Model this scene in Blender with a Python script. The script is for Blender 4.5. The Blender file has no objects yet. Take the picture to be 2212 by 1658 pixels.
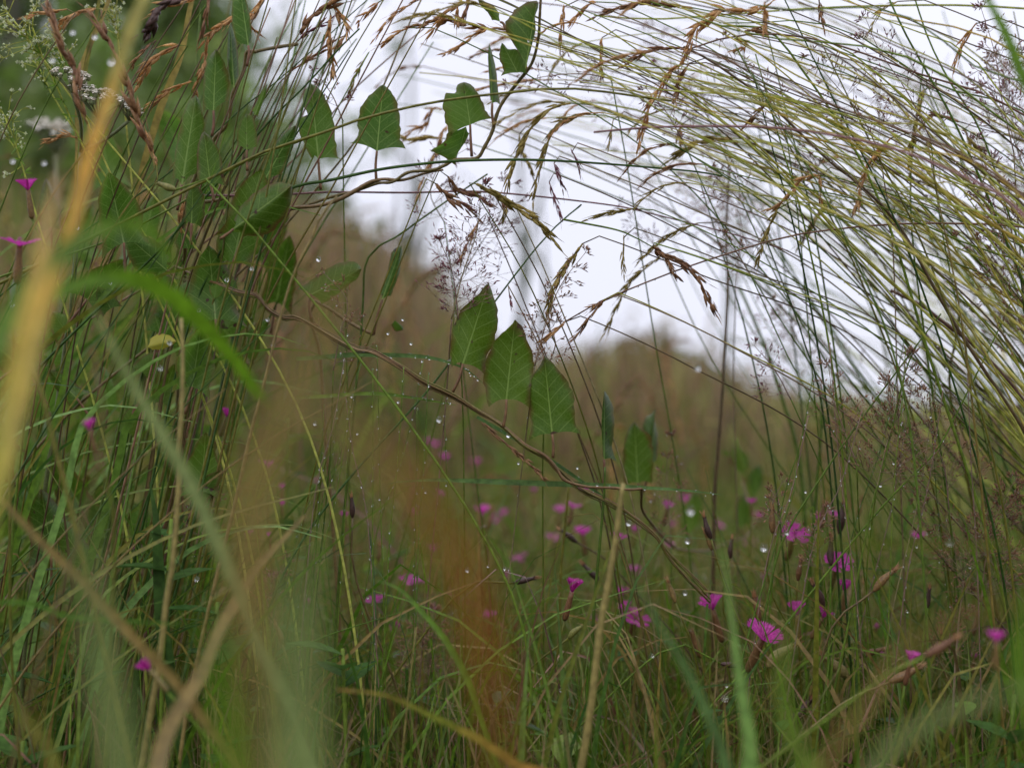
import bpy, math, random
import numpy as np
from mathutils import Vector, Matrix
random.seed(7); np.random.seed(7)
R = math.radians
sc = bpy.context.scene
# ------------------------------------------------------------------ camera
CAMZ = 0.245
PITCH = 0.8
cam_d = bpy.data.cameras.new('camera'); cam = bpy.data.objects.new('camera', cam_d)
sc.collection.objects.link(cam); sc.camera = cam
cam.location = (0, 0, CAMZ); cam.rotation_euler = (R(90+PITCH), 0, 0)
cam_d.lens = 50; cam_d.sensor_width = 36; cam_d.clip_start = 0.02; cam_d.clip_end = 3000
cam_d.dof.use_dof = True; cam_d.dof.focus_distance = 0.66; cam_d.dof.aperture_fstop = 5.0
cam_d.dof.aperture_blades = 7
# ------------------------------------------------------------------ sky and light
SUN_EL, SUN_ROT = 52, 200
world = bpy.data.worlds.new('World'); sc.world = world; world.use_nodes = True
nt = world.node_tree; nt.nodes.clear()
sky = nt.nodes.new('ShaderNodeTexSky'); sky.sky_type = 'NISHITA'; sky.sun_disc = False
sky.sun_elevation = R(SUN_EL); sky.sun_rotation = R(SUN_ROT); sky.air_density = 1.2; sky.dust_density = 3.0
mx = nt.nodes.new('ShaderNodeMixRGB'); mx.inputs[0].default_value = 0.93
nt.links.new(sky.outputs[0], mx.inputs[1])
# overcast cloud layer: soft grey-white, a little brighter high up, faint cloud structure
tc = nt.nodes.new('ShaderNodeTexCoord'); sp = nt.nodes.new('ShaderNodeSeparateXYZ')
nt.links.new(tc.outputs['Generated'], sp.inputs[0])
cr = nt.nodes.new('ShaderNodeValToRGB')
cr.color_ramp.elements[0].position = 0.0; cr.color_ramp.elements[0].color = (.43, .44, .51, 1)
cr.color_ramp.elements[1].position = 1.0; cr.color_ramp.elements[1].color = (.78, .78, .82, 1)
e = cr.color_ramp.elements.new(.30); e.color = (.47, .475, .545, 1)
nt.links.new(sp.outputs['Z'], cr.inputs[0])
nz = nt.nodes.new('ShaderNodeTexNoise'); nz.inputs['Scale'].default_value = 2.2; nz.inputs['Detail'].default_value = 4
nt.links.new(tc.outputs['Generated'], nz.inputs['Vector'])
mr = nt.nodes.new('ShaderNodeMapRange'); mr.inputs['To Min'].default_value = 17.5; mr.inputs['To Max'].default_value = 21.5
nt.links.new(nz.outputs[0], mr.inputs[0])
vm = nt.nodes.new('ShaderNodeVectorMath'); vm.operation = 'SCALE'
nt.links.new(cr.outputs[0], vm.inputs[0]); nt.links.new(mr.outputs[0], vm.inputs['Scale'])
nt.links.new(vm.outputs[0], mx.inputs[2])
bg = nt.nodes.new('ShaderNodeBackground'); bg.inputs[1].default_value = 0.11
wo = nt.nodes.new('ShaderNodeOutputWorld')
nt.links.new(mx.outputs[0], bg.inputs[0]); nt.links.new(bg.outputs[0], wo.inputs[0])
sd = bpy.data.lights.new('sun', 'SUN'); sd.energy = 0.8; sd.angle = R(25); sd.color = (1, .96, .9)
sun = bpy.data.objects.new('sun', sd); sc.collection.objects.link(sun)
sun.rotation_euler = (R(90-SUN_EL), 0, R(180-SUN_ROT))
sc.view_settings.view_transform = 'Standard'; sc.view_settings.look = 'None'
sc.view_settings.exposure = 0.0; sc.view_settings.gamma = 1
sc.cycles.max_bounces = 8; sc.cycles.transparent_max_bounces = 8

# ------------------------------------------------------------------ picture space -> place
W, H = 2212.0, 1658.0
F = 50/36*W
CM = Matrix.Rotation(R(90+PITCH), 3, 'X')
CO = Vector((0, 0, CAMZ))
RIGHT, UP, FWD = CM @ Vector((1, 0, 0)), CM @ Vector((0, 1, 0)), CM @ Vector((0, 0, -1))
def at(x, y, d):
    return CO + RIGHT*((x-W/2)/F*d) + UP*((H/2-y)/F*d) + FWD*d
def to_px(p):
    v = p-CO; d = v.dot(FWD)
    if d < 1e-3: return (0, 0, d)
    return (W/2+v.dot(RIGHT)/d*F, H/2-v.dot(UP)/d*F, d)
def c1(x, y): return (x*.3416, y*.3416)
def c2(x, y): return (575+x*.3416, y*.3416)
def c3(x, y): return (1283+x*.42, y*.42)
def c4(x, y): return (x*.3416, 495.5+y*.3416)
def c5(x, y): return (707.8+x*.3416, 530.9+y*.3416)
def c6(x, y): return (1415.7+x*.36295, 619.4+y*.36295)
def c7(x, y): return (x*.3597, 1061.8+y*.3597)
def c8(x, y): return (707.8+x*.3597, 1061.8+y*.3597)
def c9(x, y): return (1415.7+x*.36, 1061.8+y*.36)
def cA(x, y): return (x*.2001, y*.2001)
def cB(x, y): return (265.4+x*.2001, 336.2+y*.2001)
def cv(c, *pts): return [c(*p) for p in pts]

# ------------------------------------------------------------------ materials
MATS = {}
def ramp(nt, cols):
    if len(cols) == 1: cols = [cols[0], cols[0]]
    r = nt.nodes.new('ShaderNodeValToRGB'); el = r.color_ramp.elements
    n = len(cols)
    while len(el) < n: el.new(.5)
    for i, c in enumerate(cols):
        el[i].position = i/max(1, n-1); el[i].color = (*c, 1)
    return r
def plant(name, cols, transl=.35, rough=.45, along=None, scale=300, spec=.4, amt=.35, tcol=1.5):
    """cols: hues picked by each piece's random value; along: hues from base to tip, mixed in"""
    m = bpy.data.materials.new(name); m.use_nodes = True; nt = m.node_tree; nt.nodes.clear()
    N, L = nt.nodes.new, nt.links.new
    at_ = N('ShaderNodeAttribute'); at_.attribute_name = 'rnd'
    oi = N('ShaderNodeObjectInfo')
    ad = N('ShaderNodeMath'); ad.operation = 'ADD'; L(at_.outputs['Fac'], ad.inputs[0]); L(oi.outputs['Random'], ad.inputs[1])
    fr = N('ShaderNodeMath'); fr.operation = 'FRACT'; L(ad.outputs[0], fr.inputs[0])
    rp = ramp(nt, cols); L(fr.outputs[0], rp.inputs[0]); col = rp.outputs[0]
    if along:
        uv = N('ShaderNodeUVMap'); s = N('ShaderNodeSeparateXYZ'); L(uv.outputs[0], s.inputs[0])
        nz0 = N('ShaderNodeTexNoise'); nz0.inputs['Scale'].default_value = 60
        g0 = N('ShaderNodeNewGeometry'); L(g0.outputs['Position'], nz0.inputs['Vector'])
        ma = N('ShaderNodeMath'); ma.operation = 'MULTIPLY_ADD'; L(nz0.outputs[0], ma.inputs[0]); ma.inputs[1].default_value = .3
        L(s.outputs['Y'], ma.inputs[2])
        sb = N('ShaderNodeMath'); sb.operation = 'SUBTRACT'; L(ma.outputs[0], sb.inputs[0]); sb.inputs[1].default_value = .15
        ra = ramp(nt, along); L(sb.outputs[0], ra.inputs[0])
        mm = N('ShaderNodeMixRGB'); mm.inputs[0].default_value = .8; L(col, mm.inputs[1]); L(ra.outputs[0], mm.inputs[2]); col = mm.outputs[0]
    g = N('ShaderNodeNewGeometry')
    nz = N('ShaderNodeTexNoise'); nz.inputs['Scale'].default_value = scale; nz.inputs['Detail'].default_value = 3
    L(g.outputs['Position'], nz.inputs['Vector'])
    mr = N('ShaderNodeMapRange'); mr.inputs['To Min'].default_value = 1-amt; mr.inputs['To Max'].default_value = 1+amt
    mr.inputs['From Min'].default_value = .3; mr.inputs['From Max'].default_value = .7
    L(nz.outputs[0], mr.inputs[0])
    vs = N('ShaderNodeVectorMath'); vs.operation = 'SCALE'; L(col, vs.inputs[0]); L(mr.outputs[0], vs.inputs['Scale'])
    pb = N('ShaderNodeBsdfPrincipled'); L(vs.outputs[0], pb.inputs['Base Color'])
    pb.inputs['Roughness'].default_value = rough; pb.inputs['Specular IOR Level'].default_value = spec
    bp = N('ShaderNodeBump'); bp.inputs['Strength'].default_value = .25; bp.inputs['Distance'].default_value = .0004
    L(nz.outputs[0], bp.inputs['Height']); L(bp.outputs[0], pb.inputs['Normal'])
    out = N('ShaderNodeOutputMaterial')
    if transl > 0:
        tr = N('ShaderNodeBsdfTranslucent'); vt = N('ShaderNodeVectorMath'); vt.operation = 'SCALE'; vt.inputs['Scale'].default_value = tcol
        L(vs.outputs[0], vt.inputs[0]); L(vt.outputs[0], tr.inputs[0])
        ms = N('ShaderNodeMixShader'); ms.inputs[0].default_value = transl
        L(pb.outputs[0], ms.inputs[1]); L(tr.outputs[0], ms.inputs[2]); L(ms.outputs[0], out.inputs[0])
    else: L(pb.outputs[0], out.inputs[0])
    MATS[name] = m; return m
plant('blade_green', [(.07, .15, .012), (.12, .22, .015), (.05, .11, .012), (.16, .22, .03), (.08, .17, .025)])
plant('blade_dark', [(.03, .085, .010), (.055, .12, .015), (.035, .08, .015)])
plant('blade_olive', [(.15, .16, .02), (.21, .19, .035), (.11, .13, .015), (.24, .18, .045)])
plant('blade_blue', [(.08, .15, .045), (.10, .17, .05)], rough=.6, spec=.2)
plant('blade_bright', [(.085, .18, .008), (.10, .20, .01)], transl=.4)
plant('blade_fresh', [(.17, .30, .08), (.19, .32, .07)], transl=.4)
plant('blade_pale', [(.20, .25, .09), (.17, .22, .07)], transl=.4)
plant('straw', [(.24, .19, .065), (.22, .155, .05), (.32, .26, .09), (.17, .11, .04)], transl=.2)
plant('stem_lime', [(.48, .49, .13), (.40, .44, .10), (.56, .53, .18), (.48, .42, .14), (.28, .36, .04), (.52, .40, .11)], transl=.4, rough=.55, spec=.15)
plant('stem_green', [(.10, .18, .02), (.16, .23, .03), (.08, .14, .02)], transl=.15, rough=.5, spec=.2)
plant('stem_rust', [(.17, .08, .045), (.20, .11, .06), (.13, .06, .05)], transl=.1, rough=.35)
plant('stem_rose', [(.22, .10, .10), (.18, .08, .11)], transl=.1)
plant('stem_brown', [(.12, .085, .03), (.09, .055, .025), (.16, .115, .04)], transl=.05)
plant('vine_bark', [(.18, .10, .045), (.14, .08, .035), (.20, .13, .05)], transl=0, scale=900)
plant('vine_tan', [(.16, .13, .035), (.12, .085, .03)], transl=.05, scale=900)
plant('petiole', [(.20, .11, .05), (.16, .07, .04)], transl=.15)
plant('seed_tan', [(.55, .34, .15), (.45, .25, .10), (.62, .42, .20), (.34, .18, .08)], transl=.45, scale=1500)
plant('seed_brown', [(.34, .19, .09), (.25, .12, .065), (.42, .25, .12)], transl=.4, scale=1500)
plant('seed_olive', [(.40, .31, .09), (.30, .24, .06), (.46, .35, .12)], transl=.4, scale=1500)
plant('seed_purple', [(.24, .07, .10), (.30, .12, .13), (.17, .05, .09), (.28, .16, .11)], transl=.3, scale=1500)
plant('seed_fine', [(.28, .12, .08), (.36, .20, .11), (.20, .08, .06), (.40, .25, .13)], transl=.3, scale=1500)
plant('hair', [(.26, .17, .11), (.20, .12, .10), (.26, .22, .10)], transl=.1)
plant('petal', [(.42, .02, .27), (.54, .07, .40), (.30, .01, .17)], transl=.4, rough=.55, scale=900, amt=.3)
plant('petal_pale', [(.42, .09, .30), (.38, .06, .25)], transl=.4, rough=.55, scale=900)
plant('calyx', [(.22, .13, .05), (.16, .07, .035), (.25, .17, .06)], transl=.15, scale=1200)
plant('calyx_dark', [(.05, .025, .02), (.075, .035, .03)], transl=.1, scale=1200)
plant('calyx_green', [(.20, .20, .05), (.24, .18, .07)], transl=.15, scale=1200)
plant('fringe', [(.36, .20, .09), (.28, .13, .06), (.42, .26, .14)], transl=.3)
plant('bud_white', [(.55, .58, .40), (.45, .52, .25), (.62, .62, .52)], transl=.2)
plant('yarrow_white', [(.80, .78, .73), (.70, .65, .56), (.85, .83, .80), (.42, .32, .22)], transl=.2, scale=1500)
plant('yarrow_green', [(.12, .15, .06), (.16, .16, .07)], transl=.1, scale=1500)
plant('blade_amber', [(.40, .22, .04)], transl=.4, along=[(.38, .32, .09), (.52, .34, .06), (.58, .29, .025), (.36, .32, .07), (.24, .28, .07)])
plant('blade_blush', [(.40, .24, .05)], transl=.4, along=[(.22, .28, .03), (.30, .32, .03), (.42, .34, .04), (.58, .38, .04), (.52, .32, .12), (.50, .26, .14)])
plant('blade_rust', [(.20, .09, .02)], transl=.5, along=[(.12, .08, .02), (.16, .07, .012), (.20, .075, .010), (.19, .10, .02), (.22, .18, .07)])
plant('blade_turning', [(.30, .20, .05)], transl=.4, along=[(.40, .27, .10), (.46, .32, .11), (.48, .26, .06), (.20, .26, .03), (.26, .13, .05)])
plant('blade_tan', [(.24, .17, .055), (.20, .14, .04)], transl=.35)
plant('herb', [(.04, .10, .02), (.06, .12, .025), (.035, .085, .018)], transl=.3, rough=.7, spec=.15)
plant('foliage', [(.10, .17, .03), (.13, .19, .04), (.07, .12, .02), (.17, .22, .05)], transl=.35, scale=4)
plant('foliage_grey', [(.08, .10, .06), (.11, .12, .08), (.06, .08, .05)], transl=.3, scale=4)
plant('foliage_brown', [(.20, .14, .06), (.15, .13, .04), (.24, .17, .08)], transl=.3, scale=4)
plant('bark', [(.10, .08, .06)], transl=0, scale=30)
plant('meadow_green', [(.08, .15, .012), (.14, .19, .02), (.06, .12, .012), (.18, .18, .03), (.11, .17, .02)], scale=60)
plant('meadow_brown', [(.22, .145, .075), (.16, .095, .06), (.26, .19, .09), (.20, .16, .06), (.14, .13, .04)], scale=60)
plant('meadow_pale', [(.32, .30, .10), (.26, .28, .07), (.38, .32, .13)], scale=60)

def leaf_mat(name, base, base2, vein, edge, spots=.62, transl=.4):
    m = bpy.data.materials.new(name); m.use_nodes = True; nt = m.node_tree; nt.nodes.clear()
    N, L = nt.nodes.new, nt.links.new
    def M(op, a, b=None, c=None):
        n = N('ShaderNodeMath'); n.operation = op
        for i, v in enumerate((a, b, c)):
            if v is None: continue
            if isinstance(v, (int, float)): n.inputs[i].default_value = v
            else: L(v, n.inputs[i])
        return n.outputs[0]
    uv = N('ShaderNodeUVMap'); s = N('ShaderNodeSeparateXYZ'); L(uv.outputs[0], s.inputs[0])
    x = M('ABSOLUTE', s.outputs['X']); y = s.outputs['Y']
    nzw = N('ShaderNodeTexNoise'); nzw.inputs['Scale'].default_value = 5; L(uv.outputs[0], nzw.inputs['Vector'])
    wob = M('MULTIPLY', M('SUBTRACT', nzw.outputs[0], .5), .10)
    mid = M('LESS_THAN', x, M('MULTIPLY_ADD', y, -.008, .011))
    # side veins leave the midrib upward and fan out of the base
    q = M('ADD', M('MULTIPLY', M('SUBTRACT', y, M('MULTIPLY', M('POWER', x, .82), .75)), 6.2), wob)
    fr = M('ABSOLUTE', M('SUBTRACT', M('FRACT', M('ADD', q, 10.0)), .5))
    side = M('MULTIPLY', M('LESS_THAN', fr, .03), .75)
    vo = N('ShaderNodeTexVoronoi'); vo.feature = 'DISTANCE_TO_EDGE'; vo.inputs['Scale'].default_value = 26; L(uv.outputs[0], vo.inputs['Vector'])
    net = M('MULTIPLY', M('LESS_THAN', vo.outputs[0], .07), .22)
    v = M('MAXIMUM', mid, M('MAXIMUM', side, net))
    g = N('ShaderNodeNewGeometry')
    nz = N('ShaderNodeTexNoise'); nz.inputs['Scale'].default_value = 90; nz.inputs['Detail'].default_value = 5; L(g.outputs['Position'], nz.inputs['Vector'])
    mb = N('ShaderNodeMixRGB'); mb.inputs[1].default_value = (*base, 1); mb.inputs[2].default_value = (*base2, 1); L(nz.outputs[0], mb.inputs[0])
    oi = N('ShaderNodeObjectInfo'); hs = N('ShaderNodeHueSaturation')
    L(M('MULTIPLY_ADD', oi.outputs['Random'], .4, .8), hs.inputs['Value']); L(M('MULTIPLY_ADD', oi.outputs['Random'], -.02, .51), hs.inputs['Hue'])
    L(mb.outputs[0], hs.inputs['Color'])
    mv = N('ShaderNodeMixRGB'); L(v, mv.inputs[0]); L(hs.outputs[0], mv.inputs[1]); mv.inputs[2].default_value = (*vein, 1)
    ed = N('ShaderNodeAttribute'); ed.attribute_name = 'rnd'
    nze = N('ShaderNodeTexNoise'); nze.inputs['Scale'].default_value = 130; nze.inputs['Detail'].default_value = 3; L(g.outputs['Position'], nze.inputs['Vector'])
    ef = N('ShaderNodeMapRange'); ef.inputs['From Min'].default_value = 1.08; ef.inputs['From Max'].default_value = 1.42
    L(M('ADD', ed.outputs['Fac'], M('MULTIPLY', nze.outputs[0], .72)), ef.inputs[0]); ef.inputs['To Max'].default_value = .8
    me = N('ShaderNodeMixRGB'); L(ef.outputs[0], me.inputs[0]); L(mv.outputs[0], me.inputs[1]); me.inputs[2].default_value = (*edge, 1)
    nzs = N('ShaderNodeTexNoise'); nzs.inputs['Scale'].default_value = 210; nzs.inputs['Detail'].default_value = 1; L(g.outputs['Position'], nzs.inputs['Vector'])
    sf = N('ShaderNodeMapRange'); sf.inputs['From Min'].default_value = spots+.08; sf.inputs['From Max'].default_value = spots+.13; L(nzs.outputs[0], sf.inputs[0])
    mspt = N('ShaderNodeMixRGB'); L(sf.outputs[0], mspt.inputs[0]); L(me.outputs[0], mspt.inputs[1]); mspt.inputs[2].default_value = (.06, .03, .015, 1)
    pb = N('ShaderNodeBsdfPrincipled'); L(mspt.outputs[0], pb.inputs['Base Color']); pb.inputs['Roughness'].default_value = .42; pb.inputs['Specular IOR Level'].default_value = .35
    bp = N('ShaderNodeBump'); bp.inputs['Strength'].default_value = .5; bp.inputs['Distance'].default_value = .0006; bp.invert = True
    L(M('ADD', v, M('MULTIPLY', nz.outputs[0], .8)), bp.inputs['Height']); L(bp.outputs[0], pb.inputs['Normal'])
    tr = N('ShaderNodeBsdfTranslucent'); vt = N('ShaderNodeVectorMath'); vt.operation = 'SCALE'; vt.inputs['Scale'].default_value = 1.5
    L(mspt.outputs[0], vt.inputs[0]); L(vt.outputs[0], tr.inputs[0]); L(bp.outputs[0], tr.inputs['Normal'])
    ms = N('ShaderNodeMixShader'); ms.inputs[0].default_value = transl; L(pb.outputs[0], ms.inputs[1]); L(tr.outputs[0], ms.inputs[2])
    out = N('ShaderNodeOutputMaterial'); L(ms.outputs[0], out.inputs[0]); MATS[name] = m
leaf_mat('leaf_a', (.045, .105, .006), (.075, .145, .008), (.17, .26, .05), (.12, .05, .02))
leaf_mat('leaf_b', (.055, .135, .012), (.09, .175, .018), (.19, .29, .07), (.14, .10, .03), spots=.64, transl=.5)
leaf_mat('leaf_y', (.30, .30, .03), (.36, .34, .05), (.36, .36, .08), (.25, .20, .04))
leaf_mat('leaf_o', (.17, .19, .05), (.20, .21, .06), (.24, .26, .08), (.20, .17, .06), spots=.8)
def simple(name, col, rough, **k):
    m = bpy.data.materials.new(name); m.use_nodes = True; p = m.node_tree.nodes['Principled BSDF']
    p.inputs['Base Color'].default_value = (*col, 1); p.inputs['Roughness'].default_value = rough
    for a, b in k.items(): p.inputs[a].default_value = b
    MATS[name] = m
simple('water_drop', (1, 1, 1), .0, **{'IOR': 1.33, 'Transmission Weight': 1.0, 'Specular IOR Level': .6})

# ------------------------------------------------------------------ mesh helpers
COL = sc.collection
OFF = {}
class MB:
    def __init__(s): s.v = []; s.f = []; s.uv = []; s.r = []
    def add(s, vs, fs, uvs=None, r=0.0):
        o = len(s.v); s.v += [tuple(p) for p in vs]; s.f += [tuple(i+o for i in f) for f in fs]
        s.uv += uvs if uvs else [(0, 0)]*len(vs)
        s.r += r if isinstance(r, list) else [r]*len(vs)
    def build(s, name, mat, parent=None, smooth=True, kind=None):
        if not s.v: return None
        off = OFF[parent.name] if parent else Vector((0, 0, 0))
        me = bpy.data.meshes.new(name)
        me.from_pydata([(a-off.x, b-off.y, c-off.z) for a, b, c in s.v], [], s.f)
        ul = me.uv_layers.new(name='UVMap')
        li = np.empty(len(me.loops), dtype=np.int32); me.loops.foreach_get('vertex_index', li)
        ul.data.foreach_set('uv', np.array(s.uv, dtype=np.float32)[li].ravel())
        a = me.attributes.new('rnd', 'FLOAT', 'POINT'); a.data.foreach_set('value', np.array(s.r, dtype=np.float32))
        if smooth: me.polygons.foreach_set('use_smooth', [True]*len(me.polygons))
        me.materials.append(MATS[mat] if isinstance(mat, str) else mat)
        me.update()
        o = bpy.data.objects.new(name, me); COL.objects.link(o)
        if parent: o.parent = parent
        OFF[o.name] = off.copy()
        if kind: o['kind'] = kind
        return o
POOL = {}
class Pool:
    '''one stuff object that takes the far repeats of a kind, several materials'''
    def __init__(s, name, label): s.name, s.label, s.d = name, label, {}
    def mb(s, mat): return s.d.setdefault(mat, MB())
    def finish(s):
        allv, allf, uv, r, mi, mats = [], [], [], [], [], []
        for m_, b in s.d.items():
            o = len(allv); allv += b.v; allf += [tuple(i+o for i in f) for f in b.f]; uv += b.uv; r += b.r
            mi += [len(mats)]*len(b.f); mats.append(m_)
        if not allv: return
        t = MB(); t.v, t.f, t.uv, t.r = allv, allf, uv, r
        o = t.build(s.name, mats[0], kind='stuff')
        for m_ in mats[1:]: o.data.materials.append(MATS[m_])
        o.data.polygons.foreach_set('material_index', mi); o['label'] = s.label; o['category'] = 'grass'
REG = []
def thing(name, label, cat, p, group=None, key=None, fixed=False):
    o = bpy.data.objects.new(name, None); COL.objects.link(o); o.location = p; o.empty_display_size = .01
    OFF[o.name] = Vector(p)
    o['label'] = label; o['category'] = cat
    if group: o['group'] = group
    REG.append((o, key if key else to_px(Vector(p))[:2], fixed))
    return o
def smooth(pts, n):
    """Catmull-Rom through the points, n samples evenly by parameter"""
    P = [Vector(p) for p in pts]
    if len(P) == 2: return [P[0].lerp(P[1], i/(n-1)) for i in range(n)]
    P = [P[0]*2-P[1]] + P + [P[-1]*2-P[-2]]
    m = len(P)-3; out = []
    L = [(P[i+2]-P[i+1]).length for i in range(m)]; T = sum(L) or 1
    for k in range(n):
        d = k/(n-1)*T; i = 0
        while i < m-1 and d > L[i]: d -= L[i]; i += 1
        t = min(1, d/(L[i] or 1)); a, b, c, e = P[i:i+4]
        out.append(.5*((2*b)+(c-a)*t+(2*a-5*b+4*c-e)*t*t+(3*b-a-3*c+e)*t**3))
    return out
def lerpl(v, t):
    if not isinstance(v, (list, tuple)): return v
    x = t*(len(v)-1); i = min(int(x), len(v)-2); return v[i]+(v[i+1]-v[i])*(x-i)
def tube(mb, pts, rad, sides=5, r=0.0, bump=0):
    n = len(pts); vs = []; uv = []
    prev = None
    for i, p in enumerate(pts):
        t = (pts[min(i+1, n-1)]-pts[max(i-1, 0)])
        if t.length < 1e-9: t = Vector((0, 0, 1))
        t.normalize()
        a = prev if prev else (Vector((0, 0, 1)) if abs(t.z) < .9 else Vector((1, 0, 0)))
        a = (a-t*a.dot(t)).normalized(); prev = a; b = t.cross(a)
        q = lerpl(rad, i/(n-1))*(1+bump*random.uniform(-1, 1))
        for k in range(sides):
            w = 2*math.pi*k/sides; vs.append(p+a*(math.cos(w)*q)+b*(math.sin(w)*q)); uv.append((k/sides, i/(n-1)))
    fs = []
    for i in range(n-1):
        for k in range(sides):
            k2 = (k+1) % sides; fs.append((i*sides+k, i*sides+k2, (i+1)*sides+k2, (i+1)*sides+k))
    fs.append(tuple(range(sides-1, -1, -1))); fs.append(tuple((n-1)*sides+k for k in range(sides)))
    mb.add(vs, fs, uv, r)
def ribbon(mb, pts, wid, face=None, twist=0.0, fold=.25, r=0.0, tw0=0.0, v0=0.0):
    n = len(pts); vs = []; uv = []
    face = face or -FWD
    for i, p in enumerate(pts):
        t = (pts[min(i+1, n-1)]-pts[max(i-1, 0)]).normalized()
        a = face.cross(t)
        if a.length < 1e-3: a = RIGHT.copy()
        a.normalize(); b = t.cross(a)
        v = max(0, (i/(n-1)-v0)/(1-v0)); w = tw0+twist*i/(n-1); a2 = a*math.cos(w)+b*math.sin(w); b2 = t.cross(a2)
        h = lerpl(wid, v)*.5
        vs += [p-a2*h+b2*h*fold, p, p+a2*h+b2*h*fold]; uv += [(0, v), (.5, v), (1, v)]
    fs = []
    for i in range(n-1):
        for k in range(2): fs.append((i*3+k, i*3+k+1, (i+1)*3+k+1, (i+1)*3+k))
    mb.add(vs, fs, uv, r)
def spindle(mb, p, d, L, rad, r=0.0, sides=4, prof=((.28, 1), (.62, .72))):
    d = d.normalized(); a = d.orthogonal().normalized(); b = d.cross(a)
    vs = [p]; 
    for t, q in prof:
        for k in range(sides):
            w = 2*math.pi*k/sides; vs.append(p+d*(L*t)+a*(math.cos(w)*rad*q)+b*(math.sin(w)*rad*q))
    vs.append(p+d*L); m = len(prof); fs = []
    for k in range(sides):
        k2 = (k+1) % sides; fs.append((0, 1+k2, 1+k))
        for j in range(m-1): fs.append((1+j*sides+k, 1+j*sides+k2, 1+(j+1)*sides+k2, 1+(j+1)*sides+k))
        fs.append((1+(m-1)*sides+k, 1+(m-1)*sides+k2, len(vs)-1))
    mb.add(vs, fs, [(0, 0)]*len(vs), r)
def ball(mb, p, rad, r=0.0, rings=4, seg=6, sq=1.0):
    vs = [p+Vector((0, 0, rad*sq))]
    for i in range(1, rings):
        a = math.pi*i/rings
        for k in range(seg):
            w = 2*math.pi*k/seg; vs.append(p+Vector((math.sin(a)*math.cos(w)*rad, math.sin(a)*math.sin(w)*rad, math.cos(a)*rad*sq)))
    vs.append(p-Vector((0, 0, rad*sq))); fs = []
    for k in range(seg):
        k2 = (k+1) % seg; fs.append((0, 1+k, 1+k2))
        for i in range(rings-2): fs.append((1+i*seg+k, 1+(i+1)*seg+k, 1+(i+1)*seg+k2, 1+i*seg+k2))
        fs.append((1+(rings-2)*seg+k, len(vs)-1, 1+(rings-2)*seg+k2))
    mb.add(vs, fs, None, r)
def P3(px, d):
    n = len(px)
    return [at(x, y, lerpl(d, i/(n-1))) for i, (x, y) in enumerate(px)]
def rooted(P, spread=.35):
    """continue the first point of a curve down to the ground"""
    a, b = P[0], P[1]
    if a.z < .003: return P
    t = (a-b).normalized(); h = a.z
    t2 = Vector((t.x, t.y, min(t.z, -.1))).normalized()
    mid = a+t2*h*.5; mid.z = max(mid.z, h*.45)
    base = Vector((mid.x+t2.x*h*spread*.5, mid.y+t2.y*h*spread*.5, 0))
    if mid.z >= a.z: mid.z = a.z*.55
    return [base, mid]+P
def rvec(s=1): return Vector((random.gauss(0, s), random.gauss(0, s), random.gauss(0, s)))
DROPS = []
def seed_head(mb, P, size=.0065, rad=.0009, dens=1.0, spread=.32, loose=0.0, taper=.6):
    """a narrow panicle: overlapping pointed spikelets along the axis, base to tip"""
    L = sum((P[i+1]-P[i]).length for i in range(len(P)-1))
    n = max(6, int(L/size*3.2*dens)); S = smooth(P, n+1)
    tube(mb, S, [rad*.5, rad*.25], 4, random.random())
    for i in range(n):
        t = i/n; d = (S[i+1]-S[i]).normalized()
        side = d.orthogonal().normalized(); side = Matrix.Rotation(i*2.4+random.uniform(-.5, .5), 3, d) @ side
        env = math.sin(min(1, t*2.2+.25)*math.pi/2)*(1-taper*t**1.5)
        if random.random() < .12: continue
        for q in range(2 if env > .5 else 1):
            dd = (d+side*random.uniform(.2, 1.1)*spread*(1+loose)+rvec(.04)).normalized()
            p = S[i]+side*rad*random.uniform(.1, .8)+d*random.uniform(-.3, .3)*size
            spindle(mb, p, dd, size*random.uniform(.75, 1.15)*(.55+.45*env), rad*random.uniform(.6, 1.05)*(.6+.4*env), random.random())
            if random.random() < .4: spindle(mb, p+dd*size*.7, dd+rvec(.12), size*random.uniform(.5, .9), rad*.16, random.random(), 3)
            side = Matrix.Rotation(2.3, 3, d) @ side
def panicle(mbh, mbs, P, rad, whorls=9, per=4, tips=5, sl=.0022, sr=.00035, hr=.00011, keep=1.0):
    """airy bent-grass panicle: whorls of hair branches that fork and end in tiny spikelets"""
    S = smooth(P, whorls*2+1); tube(mbh, S, [hr*3, hr*1.2], 4, random.random())
    for i in range(whorls):
        t = i/max(1, whorls-1); p = S[int(1+t*(len(S)-2))]; d = (S[-1]-S[0]).normalized()
        d = (S[min(len(S)-1, int(2+t*(len(S)-2)))]-S[int(t*(len(S)-2))]).normalized()
        env = (1-t)**.7*.85+.22
        for b in range(per):
            if random.random() > keep: continue
            side = Matrix.Rotation(random.uniform(0, 6.28), 3, d) @ d.orthogonal().normalized()
            L = rad*env*random.uniform(.6, 1.15)
            e0 = p+(d*random.uniform(.1, .7)+side*.9+rvec(.15)).normalized()*L*random.uniform(.45, .8)
            tube(mbh, [p, e0], hr, 3, random.random())
            for q in range(tips):
                dd = (d*random.uniform(.3, .9)+side*.7+rvec(.45)).normalized()
                e1 = e0+dd*L*random.uniform(.2, .55)
                tube(mbh, [e0, e1], hr*.8, 3, random.random())
                spindle(mbs, e1, (dd+rvec(.25)), sl*random.uniform(.75, 1.3), sr*random.uniform(.8, 1.2), random.random())
                if random.random() < .6:
                    e2 = e0.lerp(e1, .6)+rvec(L*.05); tube(mbh, [e0.lerp(e1, .5), e2], hr*.7, 3)
                    spindle(mbs, e2, (dd+rvec(.6)), sl*random.uniform(.7, 1.2), sr, random.random())
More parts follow.
